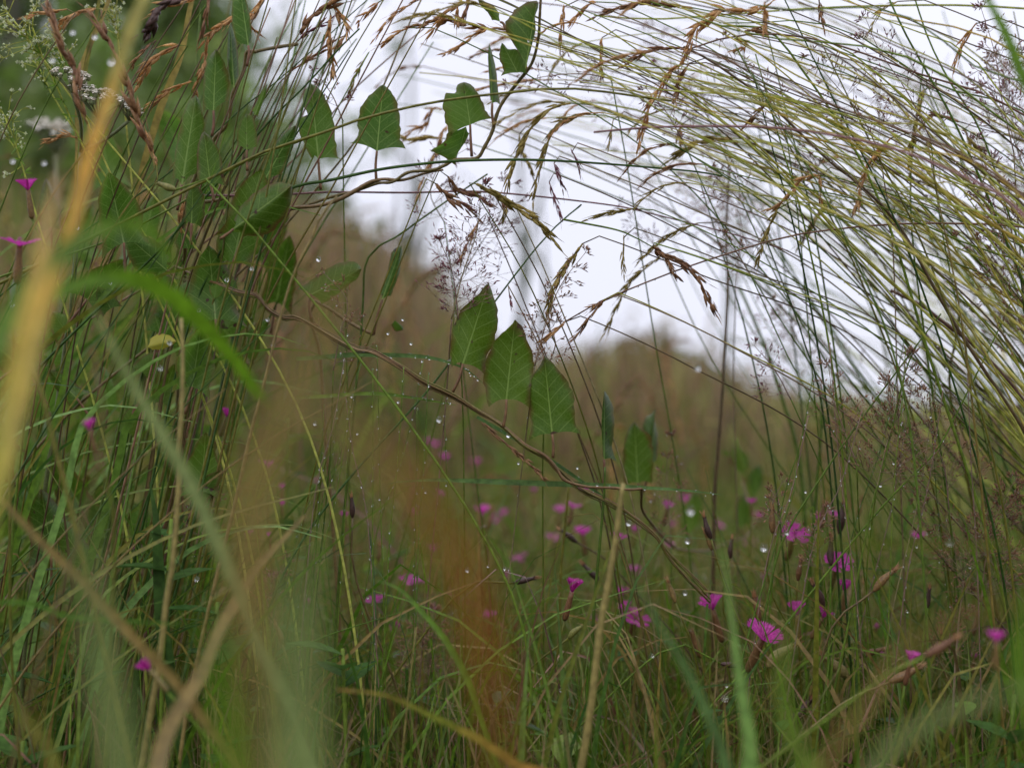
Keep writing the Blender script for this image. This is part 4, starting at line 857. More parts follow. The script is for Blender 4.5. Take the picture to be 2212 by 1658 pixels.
 (cv(c1, (560, 640), (640, 470), (700, 430))[:0]+cv(c5, (1150, 310), (1165, 385)), .67, 'seed_purple', .004, .0006, 'single purple seed above the three sharp leaves'),
]
for i, (pts, d, m_, s_, r_, lb) in enumerate(HEADS):
    P = P3(pts, d); P = [p+FWD*U(-.003, .003) for p in P]
    a = pts[0]; dirx = Vector((P[0]-P[1])).normalized()
    # the stalk that carries it: leaves along the head's own direction, then bends away to its tussock
    if a[0] > 1150 or (a[0] > 850 and a[1] < 340):
        q = to_px(P[0]); 
        rise = U(.35, .75)
        px = [(q[0], q[1]), (q[0]+70, q[1]+dirx.z*-40+12), (q[0]+260, q[1]+110*rise+30), (q[0]+600, q[1]+420*rise+60), (q[0]+1000, q[1]+900*rise+220)]
        st = [P[0]+dirx*.006]+P3(px[2:], [d, d*1.1]); st = st[::-1]; st = rooted(st)+[P[0]]
    else:
        q = to_px(P[0]); sx = -1 if a[0] < 1000 else 1
        px = [(q[0]+sx*120, q[1]+230), (q[0]+sx*260, q[1]+600), (q[0]+sx*330, q[1]+1000)]
        st = rooted(([P[0]+dirx*.006]+P3(px, [d, d*1.05]))[::-1])+[P[0]]
    short = len(pts) <= 3
    stalk(st, [.0006, .0005, .0004, .0003], random.choice((['stem_lime', 'stem_brown', 'stem_green'] if a[0] > 1150 else ['blade_olive', 'stem_brown', 'stem_green']) if not short else ['stem_brown', 'hair']), lb, GS if a[1] < 720 else None, a, P, m_, s_*1.1, r_*.88, 1.15, .24, n=40, fixed=True)

# ------------------------------------------------------------------ airy bent grass
GP = 'airy bent grass sprays of tiny seeds'
PAN = [
 # axis px base->tip, depth, radius px, whorls, per, tips, mats, stem continuation, label
 ([(975, 690), (1000, 590), (1030, 500), (1040, 400)], .66, 105, 9, 5, 4, 'seed_purple', 'dense purple cloud of tiny seeds under the torn leaf'),
 ([(985, 620), (1030, 540), (1075, 470), (1100, 400)], .72, 100, 8, 4, 4, 'seed_purple', 'second purple spray behind the dense seed cloud'),
 ([(990, 690), (985, 640), (975, 580), (950, 520)], .66, 50, 7, 4, 4, 'seed_purple', 'loose purple spray left of the sharp leaves'),
 ([(1155, 790), (1185, 680), (1215, 610), (1265, 545)], .65, 62, 10, 3, 4, 'seed_fine', 'delicate spray of tiny seeds standing sharp before the centre sky'),
 ([(1180, 800), (1200, 740), (1180, 700), (1160, 660)], .66, 40, 6, 3, 3, 'seed_fine', 'small delicate spray above the third leaf'),
 ([(1893, 1060), (1915, 960), (1940, 880), (1960, 770)], .66, 110, 11, 5, 5, 'seed_fine', 'large airy reddish spray of seeds with drops at right'),
 ([(1850, 1000), (1820, 920), (1800, 860), (1790, 790)], .66, 75, 8, 3, 4, 'seed_fine', 'thin airy spray beside the large reddish one'),
 ([(2050, 1100), (2040, 1010), (2010, 930), (1990, 850)], .68, 100, 9, 4, 5, 'seed_fine', 'wide brownish spray right of the large reddish one'),
 ([(2120, 1300), (2130, 1200), (2150, 1120), (2190, 1040)], .68, 95, 11, 6, 6, 'seed_fine', 'dense tan spray of seeds in the lower right'),
 ([(2080, 1240), (2060, 1170), (2020, 1120), (1980, 1080)], .7, 70, 9, 4, 4, 'seed_fine', 'tan spray behind the drops at lower right'),
 ([(2190, 330), (2165, 220), (2150, 120), (2120, 20)], .67, 110, 9, 4, 5, 'seed_purple', 'dense dark spray of seeds in the top right corner'),
 ([(2240, 420), (2200, 330), (2170, 250), (2120, 190)], .68, 100, 8, 4, 4, 'seed_purple', 'dark spray of seeds hugging the right edge'),
 ([(1900, 330), (1860, 250), (1810, 190), (1750, 120)], .67, 95, 10, 3, 4, 'seed_fine', 'sparse spray spread among the arching stalks at upper right'),
 ([(2010, 300), (1960, 200), (1900, 110), (1870, 40)], .67, 90, 9, 3, 4, 'seed_purple', 'sparse purple spray near the top right'),
 ([(2230, 760), (2180, 640), (2140, 560), (2080, 500)], .66, 90, 9, 4, 4, 'seed_fine', 'fine spray of seeds at the right edge'),
 ([(2200, 560), (2170, 450), (2130, 380), (2110, 300)], .66, 90, 9, 4, 4, 'seed_purple', 'fine dark spray between the steep stalks at right'),
 ([(930, 1500), (925, 1420), (915, 1380), (930, 1320)], .72, 85, 9, 5, 5, 'seed_fine', 'brownish mist of seeds low in the centre'),
 ([(720, 800), (735, 720), (750, 650), (700, 590)], .66, 70, 7, 3, 3, 'seed_fine', 'faint spray with drops left of the sharp leaves'),
 ([(1700, 1180), (1690, 1130), (1670, 1090), (1690, 1040)], .68, 55, 7, 3, 4, 'seed_fine', 'small brown spray over the upright dead calyx'),
 ([(1780, 1240), (1770, 1190), (1760, 1150), (1790, 1100)], .68, 60, 7, 3, 4, 'seed_fine', 'small brown spray beside the blurred pink bloom'),
 ([(1450, 1180), (1445, 1100), (1440, 1010), (1450, 940)], .75, 55, 7, 4, 4, 'seed_fine', 'blurred tan spray right of the curled leaf'),
 ([(560, 1320), (590, 1270), (600, 1240), (620, 1210)], .7, 45, 6, 4, 4, 'seed_fine', 'small brown spray by the bent tan blade'),
 ([(960, 480), (930, 420), (950, 360), (1010, 320)], .72, 70, 7, 3, 4, 'seed_purple', 'blurred purple spray between the shield leaves'),
 ([(740, 260), (720, 210), (700, 180), (680, 150)], .68, 50, 6, 2, 3, 'seed_purple', 'loose purple seeds left of the middle shield leaf'),
 ([(1320, 170), (1260, 160), (1180, 165), (1100, 185)], .69, 60, 8, 3, 3, 'seed_purple', 'horizontal purple spray at top centre'),
 ([(1590, 620), (1600, 480), (1560, 400), (1530, 330)], .78, 70, 8, 3, 4, 'seed_fine', 'blurred fine spray in the lower tussock'),
 ([(1700, 300), (1660, 200), (1600, 150), (1560, 90)], .68, 70, 8, 3, 3, 'seed_fine', 'sparse seeds below the big drooping head'),
 ([(2060, 1460), (2050, 1400), (2060, 1340), (2090, 1270)], .7, 60, 7, 4, 4, 'seed_fine', 'tan beaded spray above the small pale pink flower'),
 ([(420, 1200), (440, 1100), (470, 1010), (480, 960)], .70, 60, 8, 3, 3, 'seed_fine', 'faint dark spray in the shaded left clump'),
]
for ax, d, rp_, wh, per, tips, ms_, lb in PAN:
    P = P3(ax, d); cx0, cy0 = ax[1]
    t = thing('bent_grass', lb, 'grass spray', P[0], GP, key=(cx0, cy0), fixed=True)
    mh, mss = MB(), MB(); panicle(mh, mss, P, rp_*d/F, wh, per, tips, sl=.0024, sr=.00034)
    x0, y0 = ax[0]; dx = (ax[0][0]-ax[1][0])*.6
    low = P3([(x0+dx*3+U(-40, 40), y0+520), (x0+dx+U(-10, 10), y0+200), (x0, y0)], [d*1.06, d])
    mc = MB(); S = smooth(rooted(low), 30); tube(mc, S, [.0006, .0004, .00033], 5, random.random()); mc.build('culm', random.choice(['stem_green', 'blade_green', 'hair']), t)
    mh.build('branches', 'hair', t); mss.build('spikelets', ms_, t)
    mbd = MB()
    for q in range(26):
        v = random.choice(mss.v); 
        if random.random() < .5: ball(mbd, Vector(v), U(.0003, .0006), 0, 3, 5)
    beads(mbd, S[8:], .012, .0005)
    if len(mbd.v) > 110: mbd.build('rain_beads', 'water_drop', t, kind='stuff')
# many faint more distant sprays over the right sky
for i in range(46):
    x0, y0 = U(1250, 2230), U(60, 760); 
    if x0 < 1600 and y0 > 520: y0 = U(100, 480)
    d = U(.68, 1.0); a = U(-1, .3); ln = U(80, 170)
    ax = [(x0+ln*.8*math.cos(a), y0+ln*.8), (x0+ln*.3, y0+ln*.35), (x0, y0)]
    P = P3(ax, d); PL = POOLS['sprays']
    panicle(PL.mb('hair'), PL.mb(random.choice(['seed_fine', 'seed_purple'])), P, U(45, 80)*d/F, 6, 3, 3, sl=.0024, sr=.00033)
    x1, y1 = ax[0]; tube(PL.mb('stem_green'), smooth(rooted(P3([(x1+300, y1+520), (x1+110, y1+230), (x1, y1)], [d*1.06, d])), 24), [.0005, .0003], 4)

# ------------------------------------------------------------------ left clump: blades leaning right
GL = 'blades and stems of the dense left clump'
for i in range(420):
    d = U(.61, .78) if i < 110 else U(.74, 1.25)
    x0 = U(-450, 430); y0 = 1750; ang = R(U(24, 84)); ln = U(700, 1700)
    if x0 > 200: ang = R(U(60, 95)); ln = U(500, 1000)
    cvx = U(.05, .45)
    pts = []
    for s in (0, .25, .5, .75, 1):
        a = ang*(1-cvx*s) ; pts.append((x0+math.cos(a)*ln*s, y0-math.sin(a)*ln*s))
    if pts[-1][0] > 900: continue
    if pts[-1][0] > 620 and pts[-1][1] > 420 and random.random() < .6: continue
    m_ = random.choice(['blade_green']*6+['blade_dark']*9+['blade_olive']*3+['stem_brown', 'straw', 'blade_tan'])
    P = rooted(P3(pts, [d, d*U(.93, 1.07)]))
    if i >= 110:
        w = U(.0014, .0036); ribbon(POOLS['clump'].mb(m_), smooth(P, 16), [w, w, w*.8, w*.15], twist=U(-2, 2), tw0=U(-.6, .6), r=random.random()); continue
    if random.random() < .5:
        t = thing('grass_shoot', f"{NAMES[m_]} thin grass blade leaning right", 'grass blade', P[0], GL, key=pts[-1])
        mb = MB(); w = U(.0013, .0032); ribbon(mb, smooth(P, 22), [w, w, w*.8, w*.15], twist=U(-2, 2), tw0=U(-.6, .6), r=random.random()); mb.build('blade', m_, t)
    else:
        stalk(P, [.0007, .0006, .0004, .0002], m_, f"{NAMES[m_]} wiry grass stem leaning right", GL, pts[-1], n=22, sides=4)
for i in range(34):
    d = U(.60, .85); x0 = U(-250, 350); y0 = U(700, 1500); a = R(U(15, 50)); L = U(350, 900); m_ = random.choice(['blade_green', 'blade_green', 'blade_dark', 'blade_olive', 'blade_fresh'])
    pts = [(x0-L*.1, y0+L*.35), (x0, y0), (x0+L*.4*math.cos(a), y0-L*.45*math.sin(a)-L*.10), (x0+L*.8*math.cos(a), y0-L*.7*math.sin(a)-L*.08), (x0+L*math.cos(a*.6), y0-L*.75*math.sin(a))]
    if pts[-1][0] > 820: continue
    P = rooted(P3(pts, [d, d*U(.95, 1.05)])); t = thing('grass_shoot', f"{NAMES.get(m_, 'light green')} long blade arching low to the right", 'grass blade', P[0], 'arching blades of the left clump', key=pts[-1])
    mb = MB(); w = U(.0018, .0042); ribbon(mb, smooth(P, 26), [w, w, w*.8, w*.1], twist=U(-1.5, 1.5), tw0=U(-.6, .6), r=random.random()); mb.build('blade', m_, t)
# fine blades fanning up to the top edge between the leaves
for i in range(34):
    d = U(.62, .8); x0 = U(330, 560); y0 = U(560, 800); x1 = x0+U(60, 420); y1 = U(-80, 120)
    P = rooted(P3([(x0-120, y0+500), (x0, y0), ((x0+x1)/2+U(-30, 10), (y0+y1)/2), (x1, y1)], d)); m_ = random.choice(['blade_green', 'blade_green', 'blade_olive', 'blade_dark', 'blade_olive', 'stem_rust'])
    stalk(P, [.0008, .0007, .0005, .0003], m_, f"{NAMES[m_]} stem fanning up to the top edge from the left clump", 'stems fanning up from the left clump', (x1, y1), n=24, sides=4)

# ------------------------------------------------------------------ lower meadow: blades and stems standing one by one
GM = 'single blades in the flower meadow'
for i in range(620):
    d = U(.55, .82) if i < 130 else U(.8, 1.7)
    x1 = U(250, 2300) if random.random() < .8 else U(-50, 700)
    y1 = U(980, 1560)
    if d < .62: y1 = U(1150, 1600)
    lean = random.gauss(0, .28); ln = 1900-y1
    m_ = random.choice(['blade_green']*4+['blade_olive']*4+['blade_dark', 'straw', 'blade_blue', 'blade_tan', 'stem_brown'])
    pts = [(x1-lean*ln*.75, y1+ln), (x1-lean*ln*.5, y1+ln*.55), (x1-lean*ln*.25, y1+ln*.25), (x1, y1)]
    if random.random() < .25: pts.append((x1+lean*120+U(-60, 60), y1+U(-20, 60)))
    P = rooted(P3(pts, [d, d*U(.95, 1.05)]))
    if i >= 130:
        w = U(.0014, .0040); ribbon(POOLS['meadow'].mb(m_), smooth(P, 12), [w, w, w*.75, w*.12], twist=U(-2, 2), tw0=U(-.6, .6), r=random.random()); continue
    if random.random() < .6:
        t = thing('grass_shoot', f"{NAMES[m_]} grass blade standing in the flower meadow", 'grass blade', P[0], GM, key=pts[-1])
        mb = MB(); w = U(.0014, .0036); ribbon(mb, smooth(P, 16), [w, w, w*.75, w*.12], twist=U(-2, 2), tw0=U(-.6, .6), r=random.random()); mb.build('blade', m_, t)
    else:
        stalk(P, [.0006, .0005, .0004, .0002], m_, f"{NAMES[m_]} wiry stem standing in the flower meadow", GM, pts[-1], n=16, sides=4)

def wpos(x, y): return Vector((x, y, gz(x, y)))
TG = Pool('tangled_low_grass', 'tangle of bent thin grass low among the flowers'); POOLS['tangle'] = TG
for i in range(2300):
    y = U(.60, 1.9)**1.0; x = U(-.42, .42)*y+U(-.03, .03); b = wpos(x, y); h = U(.04, .19); a = U(0, 6.28)
    if x/y > .05 and h > .14: h *= .8
    dr = Vector((math.cos(a), math.sin(a)*.6, 0)); L = U(.03, .16); dn = U(-.04, .03)
    pts = [b, b+Vector((0, 0, h*.6))+dr*L*.12, b+Vector((0, 0, h))+dr*L*.5, b+Vector((0, 0, h+dn))+dr*L]
    w = U(.0008, .003); m_ = random.choice(['blade_green', 'blade_green', 'blade_green', 'blade_olive', 'blade_olive', 'blade_dark', 'blade_dark', 'straw', 'blade_tan', 'stem_brown', 'stem_rust'])
    ribbon(TG.mb(m_), smooth(pts, 9), [w, w, w*.7, w*.1], twist=U(-2, 2), tw0=U(-1, 1), r=random.random())
LC = Pool('low_leaf_cover', 'small oval leaves of low herbs covering the ground'); POOLS['leafcover'] = LC
for i in range(1500):
    y = U(.6, 2.4); x = U(-.42, .42)*y; b = wpos(x, y); h = U(.01, .11)*(1.3 if x < -.1 else 1); p = b+Vector((U(-.01, .01), U(-.01, .01), h)); a = U(0, 6.28)
    dr = Vector((math.cos(a), math.sin(a), U(-.2, .7))).normalized(); sd = dr.cross(Vector((0, 0, 1))).normalized(); nn = sd.cross(dr); sz = U(.008, .026)
    tube(LC.mb('stem_green'), [b, b.lerp(p, .6)+rvec(.002), p], .0004, 3)
    vs = []
    for k in range(6):
        u = k/5; w = math.sin(math.pi*min(.97, u*.95+.04))*.3
        for j in (-1, 0, 1): vs.append(p+dr*sz*u+sd*sz*w*j+nn*(-.15*u*u+.12*abs(j)*w*2)*sz)
    LC.mb(random.choice(['blade_green', 'blade_dark', 'herb'])).add(vs, [(k*3+j, k*3+j+1, (k+1)*3+j+1, (k+1)*3+j) for k in range(5) for j in range(2)], None, random.random())
MD = Pool('middle_distance_stalks', 'blurred seeding stalks standing in the middle distance'); POOLS['mid'] = MD
for i in range(330):
    d = U(1.0, 2.6); x = U(-100, 2300); top = max(contour(x)-40, 300)+U(-30, 1)*0+abs(random.gauss(60, 200)); lean = random.gauss(0, .22)
    tp = at(x, top, d); tp.z = max(.12, tp.z); bx = tp.x-lean*tp.z; b = wpos(bx, tp.y); m_ = random.choice(['meadow_pale', 'meadow_brown', 'straw', 'blade_green', 'blade_olive', 'stem_rust', 'meadow_green'])
    S = smooth([b, Vector((bx+lean*tp.z*.25, tp.y, tp.z*.55)), tp, tp+Vector((lean*.05+random.gauss(0, .015), 0, U(-.01, .01)))], 12)
    tube(MD.mb(m_), S, [.0012, .001, .0006], 4, random.random())
    if random.random() < .5: seed_head(MD.mb(random.choice(['seed_tan', 'seed_brown', 'seed_fine', 'seed_olive'])), S[7:], .009, .0014, .6, .35)
    if random.random() < .6:
        k = random.randint(2, 6); q = S[k]; dd = Vector((random.choice((-1, 1))*U(.4, 1), U(-.3, .3), U(.5, 1))).normalized(); L = U(.05, .16)
        ribbon(MD.mb(random.choice(['blade_green', 'blade_olive', 'meadow_green'])), smooth([q, q+dd*L*.5, q+dd*L+Vector((0, 0, -L*.25))], 8), [.003, .0045, .0004], r=random.random())

# ------------------------------------------------------------------ hero blades
def hblade(pts, d, w, mat, label, root=True, group=None, twist=0.0, fold=.25, tw0=0.0, bead=False, prof=None):
    P = P3(pts, d); v0 = 0.0
    if root:
        k0 = len(P); P = rooted(P); LL = [(P[i+1]-P[i]).length for i in range(len(P)-1)]; v0 = sum(LL[:len(P)-k0])/sum(LL)
    dm = lerpl(d, .5); ww = w*dm/F
    t = thing('grass_shoot', label, 'grass blade', P[0], group, key=pts[len(pts)//2], fixed=True)
    mb = MB(); S = smooth(P, 90); twist += U(-.5, .5); ribbon(mb, S, [ww*q for q in (prof or [.8, 1, 1, .95, .8, .5, .08])], twist=twist, tw0=tw0, fold=fold, v0=v0); mb.build('blade', mat, t)
    if bead:
        mb = MB()
        for p in S[6:-3]:
            for q in range(3):
                if random.random() < .22: ball(mb, p+rvec(ww*.2), U(.00015, .0005)*random.choice([1, 1, 1.5]), 0, 4, 6)
        mb.build('rain_beads', 'water_drop', t, kind='stuff')
    return t
FG = 'out of focus blades close to the camera'
hblade([(40, 900), (100, 650), (160, 471), (191, 342), (215, 270), (239, 205), (280, 68), (314, -10), (330, -90)], [.34, .40], 27, 'blade_amber', 'orange yellow blade out of focus running down from the top left', group=FG, prof=[.9, 1, 1, .9, .9, .8, .7])
hblade([(-40, 1250), (0, 985), (25, 850), (60, 690), (85, 600), (100, 500), (118, 420), (130, 380)], [.28, .32], 38, 'blade_blush', 'broad yellow blade with a pinkish tip out of focus at the left edge', group=FG, prof=[.8, 1, 1, 1, .9, .7, .3])
hblade([(-100, 900), (0, 715), (70, 610), (150, 535), (225, 492), (300, 485), (345, 520), (375, 575), (400, 640)], [.30, .36], 36, 'blade_green', 'green blade arching out of focus over the left clump', group=FG)
hblade([(-60, 840), (20, 700), (140, 625), (230, 600), (310, 607), (380, 645), (450, 710), (510, 780), (565, 858)], [.36, .44], 44, 'blade_bright', 'bright green blade arching down to the right in the left half', group=FG, prof=[.6, .8, .6, .6, 1, 1, .9, .7, .5])
hblade([(520, 1300), (430, 1080), (360, 950), (300, 850), (240, 740), (190, 640)], .40, 30, 'blade_pale', 'pale green soft blade leaning left across the dark clump', group=FG)
hblade([(-80, 980), (0, 1072), (72, 1152), (198, 1277), (306, 1396), (396, 1493), (500, 1640)][::-1], .46, 22, 'blade_tan', 'tan blade slanting down right in the lower left', group=FG)
hblade(cv(c7, (900, 1900), (1000, 1450), (1200, 1100), (1330, 800), (1480, 550), (1640, 350), (1830, 140)), [.42, .52], 26, 'blade_tan', 'tan kinked blade slanting up to the right at lower left', group=FG, prof=[1.2, 1.2, 1, .9, .6, .3])
hblade([(1090, 2000), (1080, 1658), (1060, 1480), (1020, 1300), (960, 1150), (860, 1020), (740, 910), (610, 840)], [.165, .15], 66, 'blade_rust', 'broad rust orange blade blurred large before the flowers', group=FG, prof=[.3, .45, .6, .85, 1, 1, .9, .5])
hblade([(560, 1600), (540, 1300), (545, 1080), (590, 930), (680, 720), (740, 560)], .18, 70, 'blade_tan', 'soft beige blade blurred vertically left of the rust one', group=FG, prof=[.4, .8, 1, 1, .6, .2])
hblade([(640, 2000), (650, 1658), (640, 1450), (650, 1250), (670, 1150)], .16, 110, 'blade_pale', 'wide pale green blade blurred at bottom left of centre', group=FG, prof=[1, 1, .9, .6, .1])
hblade([(300, 2000), (260, 1658), (215, 1400), (190, 1200), (200, 1080)], .19, 70, 'blade_pale', 'pale green blade blurred low at left', group=FG, prof=[1, 1, .9, .5, .1])
hblade([(470, 2100), (500, 1658), (480, 1480), (455, 1300)], .2, 60, 'blade_green', 'green blade blurred at the bottom left', group=FG, prof=[1, 1, .7, .1])
hblade([(1660, 2100), (1620, 1700)]+cv(c9, (560, 1500), (500, 1100), (450, 700), (410, 400), (390, 250)), .44, 36, 'blade_fresh', 'broad upright green blade standing clear at lower right', group=FG, prof=[1.2, 1.3, 1.2, .9, .6, .3, .05])
hblade([(1640, 2000), (1570, 1658), (1500, 1480), (1420, 1340), (1360, 1240)], .42, 26, 'blade_blue', 'soft grey green blade leaning left right of centre', group=FG, prof=[1, 1, .9, .6, .1])
hblade(cv(c8, (2500, 1900), (1300, 1680), (1050, 1570), (850, 1450), (600, 1330), (350, 1220), (60, 1185)), .5, 22, 'blade_turning', 'blade turning from tan to orange and green low in the centre', group=FG, prof=[.5, 1, 1.2, 1, .9, .5, .3])
hblade([(2300, 330), (2215, 180), (2185, 105), (2160, 50), (2123, -20), (2100, -90)], .45, 26, 'blade_bright', 'bright green blade cutting the top right corner', group=FG)
hblade(cv(c8, (2200, 1300), (1700, 600), (1200, 0))[:0]+[(1040, 1560), (1010, 1470), (960, 1380), (910, 1320), (860, 1270), (800, 1250)], .55, 14, 'blade_green', 'arched green blade low in the centre meadow', group=FG)
hblade([(1750, 1900), (1780, 1658), (1860, 1540), (1950, 1400), (2080, 1330), (2212, 1300)], .27, 22, 'blade_tan', 'tan blade blurred across the lower right', group=FG, prof=[1, 1, .9, .7, .3])
hblade([(2000, 2000), (1780, 1700), (1700, 1560), (1690, 1440), (1720, 1300)], .3, 44, 'blade_green', 'dark green blade blurred low right of centre', group=FG, prof=[1, 1, .8, .5, .1])
hblade([(2350, 1900), (2250, 1600), (2200, 1440), (2215, 1280)], .32, 60, 'blade_green', 'green blade blurred in the bottom right corner', group=FG, prof=[1, 1, .9, .3])
hblade([(1830, 1850), (1900, 1640), (2000, 1560), (2120, 1510), (2260, 1480)], .26, 30, 'blade_pale', 'pale blade blurred along the bottom right', group=FG)
hblade([(1500, 1172), (1700, 1174), (1900, 1176), (2100, 1178), (2300, 1182)][::-1], .38, 9, 'blade_olive', 'level green blade blurred across the right hand flowers', group=FG)
hblade([(180, 2000), (120, 1660), (60, 1560), (0, 1480)], .35, 26, 'blade_olive', 'olive blade low in the bottom left corner', group=FG)
hblade([(0, 1300), (150, 1330), (350, 1345), (420, 1350)], .5, 12, 'blade_green', 'green blade lying level in the lower left', group=FG)
WB = 'wet level blades with rain beads'
hblade([(640, 775), (708, 770), (760, 766), (810, 766), (913, 770), (974, 784), (1010, 800), (1043, 827)], .665, 10, 'blade_blue', 'wet blue green blade lying level behind the vine stem', group=WB, root=False, bead=True)
hblade([(640, 858), (708, 855), (780, 850), (844, 852), (954, 869), (985, 875)], .665, 8, 'blade_green', 'wet green blade lying level below the vine stem', group=WB, root=False, bead=True)
hblade([(840, 1045), (865, 1040), (940, 1036), (1015, 1038), (1152, 1043), (1288, 1048), (1459, 1057), (1560, 1068)], .665, 12, 'blade_blue', 'long wet blade lying level under the three sharp leaves', group=WB, root=False, bead=True, prof=[.2, .6, 1, 1, .9, .5, .1])
hblade([(1030, 900), (1100, 940), (1200, 1000), (1300, 1070), (1390, 1130)], .67, 8, 'blade_blue', 'wet blade slanting down behind the vine stem', group=WB, root=False, bead=True)
hblade(cv(c1, (470, 1700), (500, 1300), (540, 1000))[:0]+[(250, 700), (290, 520), (300, 400), (345, 240), (390, 120), (410, 20), (430, -60)], .7, 16, 'blade_olive', 'yellowish broad stem rising behind the yarrow', group=GL, prof=[.15, .3, .8, 1, .8, .5])
for P0, P1, w in [((880*.2, 740*.2), (1180*.2, 0), 14), ((920*.2, 770*.2), (1050*.2, 120*.2), 10)]:
    hblade([(P0[0]-20, 520), (P0[0]-5, P0[1]+60), P0, P1, (P1[0]+15, -60)], .68, w, 'blade_olive', 'yellow green stem rising behind the white yarrow' if w == 14 else 'thinner yellow green stem rising behind the white yarrow', group='stems behind the yarrow', prof=[.1, .2, 1, 1, .8, .5])
for k, (pts, d, w, m_, lb) in enumerate([
    (cv(c7, (1080, 1500), (1000, 1000), (960, 600), (940, 200), (900, -60)), .62, 30, 'blade_dark', 'dark broad blade in the lower left clump'),
    (cv(c7, (1000, 700), (1100, 620), (1200, 480), (1340, 370)), .75, 0, 'blade_dark', '')]):
    if w: hblade(pts, d, w, m_, lb, group=GL)

# ------------------------------------------------------------------ pinks
PR = []
def petal_mesh():
    mb = MB(); rows, cols = 9, 8; vs = []; uv = []
    for i in range(rows+1):
        u = i/rows; w = .12+.80*u**1.0
        for j in range(-cols, cols+1):
            s = j/cols; ln = u
            if i == rows: ln = 1-.12*s*s+(.10 if j % 2 else -.08)
            vs.append(Vector((s*w*.55, ln, .10*s*s*u - .12*u*u+.02*math.sin(j*1.9)*u))); uv.append((s, u)); PR.append(.5*abs(math.sin(j*2.3))+.4*(1-u))
    nc = 2*cols+1
    mb.add(vs, [(i*nc+j, i*nc+j+1, (i+1)*nc+j+1, (i+1)*nc+j) for i in range(rows) for j in range(nc-1)], uv)
    return mb
PM = petal_mesh()
def pmesh(mat):
    me = bpy.data.meshes.new('petal'); me.from_pydata([tuple(v) for v in PM.v], [], PM.f)
    a = me.attributes.new('rnd', 'FLOAT', 'POINT'); a.data.foreach_set('value', PR); me.materials.append(MATS[mat]); me.polygons.foreach_set('use_smooth', [True]*len(me.polygons)); return me
PME = {'petal': pmesh('petal'), 'petal_pale': pmesh('petal_pale')}
GF = 'magenta pinks flowering in the meadow'
def stem_to_ground(P0, d0, d, sway=.02):
    """stem from ground to P0 arriving along direction d0"""
    h = P0.z; a = P0-d0*min(.03, h*.3); b = Vector((a.x-d0.x*h*.35+random.gauss(0, sway), a.y+random.gauss(0, sway*.5), h*.45)); c = Vector((b.x+random.gauss(0, sway), b.y, 0))
    return smooth([c, b, a, P0], 20)
def pink(x, y, d, size, up=(0, 1), facing=.2, open_=1.0, mat='petal', label='', cal='calyx', nol=5):
    """size: flower width in px; up: picture direction the calyx points; open_: radians from axis"""
    c = at(x, y, d); ax = (RIGHT*up[0]+UP*up[1]-FWD*facing).normalized(); s = size*(.78 if d < .8 else .62)*d/F
    t = thing('pink_flower', label, 'flower', c, GF, key=(x, y), fixed=bool(label))
    cl = s*1.9; cb = c-ax*cl
    mb = MB(); tube(mb, [cb-ax*.0002, cb+ax*cl*.08, cb+ax*cl*.4, cb+ax*cl*.8, c+ax*s*.04], [s*.12, s*.21, s*.22, s*.17, s*.16], 8, random.random()); mb.build('calyx', cal, t)
    side0 = ax.orthogonal().normalized(); ph = U(0, 6)
    for k in range(nol):
        sd = Matrix.Rotation(ph+k*2*math.pi/nol+U(-.12, .12), 3, ax) @ side0; op = open_*U(.82, 1.15)
        yv = (ax*math.cos(op)+sd*math.sin(op)).normalized(); zv = (ax*math.sin(op)-sd*math.cos(op)).normalized(); xv = yv.cross(zv)
        o = bpy.data.objects.new('petal', PME[mat]); COL.objects.link(o); o.parent = t
        sc_ = s*U(.88, 1.08); sx = sc_*U(.8, 1.05)
        M_ = Matrix((xv*sx, yv*sc_, zv*sc_)).transposed().to_4x4(); M_.translation = ax*s*.02
        o.matrix_local = M_
    mb = MB()
    for k in range(5): 
        q = (ax+rvec(.25)).normalized(); tube(mb, [c, c+q*s*.45], s*.018, 3); ball(mb, c+q*s*.45, s*.04, 0, 3, 4)
    mb.build('stamens', 'petal_pale', t)
    mb = MB(); tube(mb, stem_to_ground(cb, ax, d), [.0007, .0006, .0005], 5, random.random()); mb.build('stem', random.choice(['stem_green', 'blade_olive']), t)
    return t
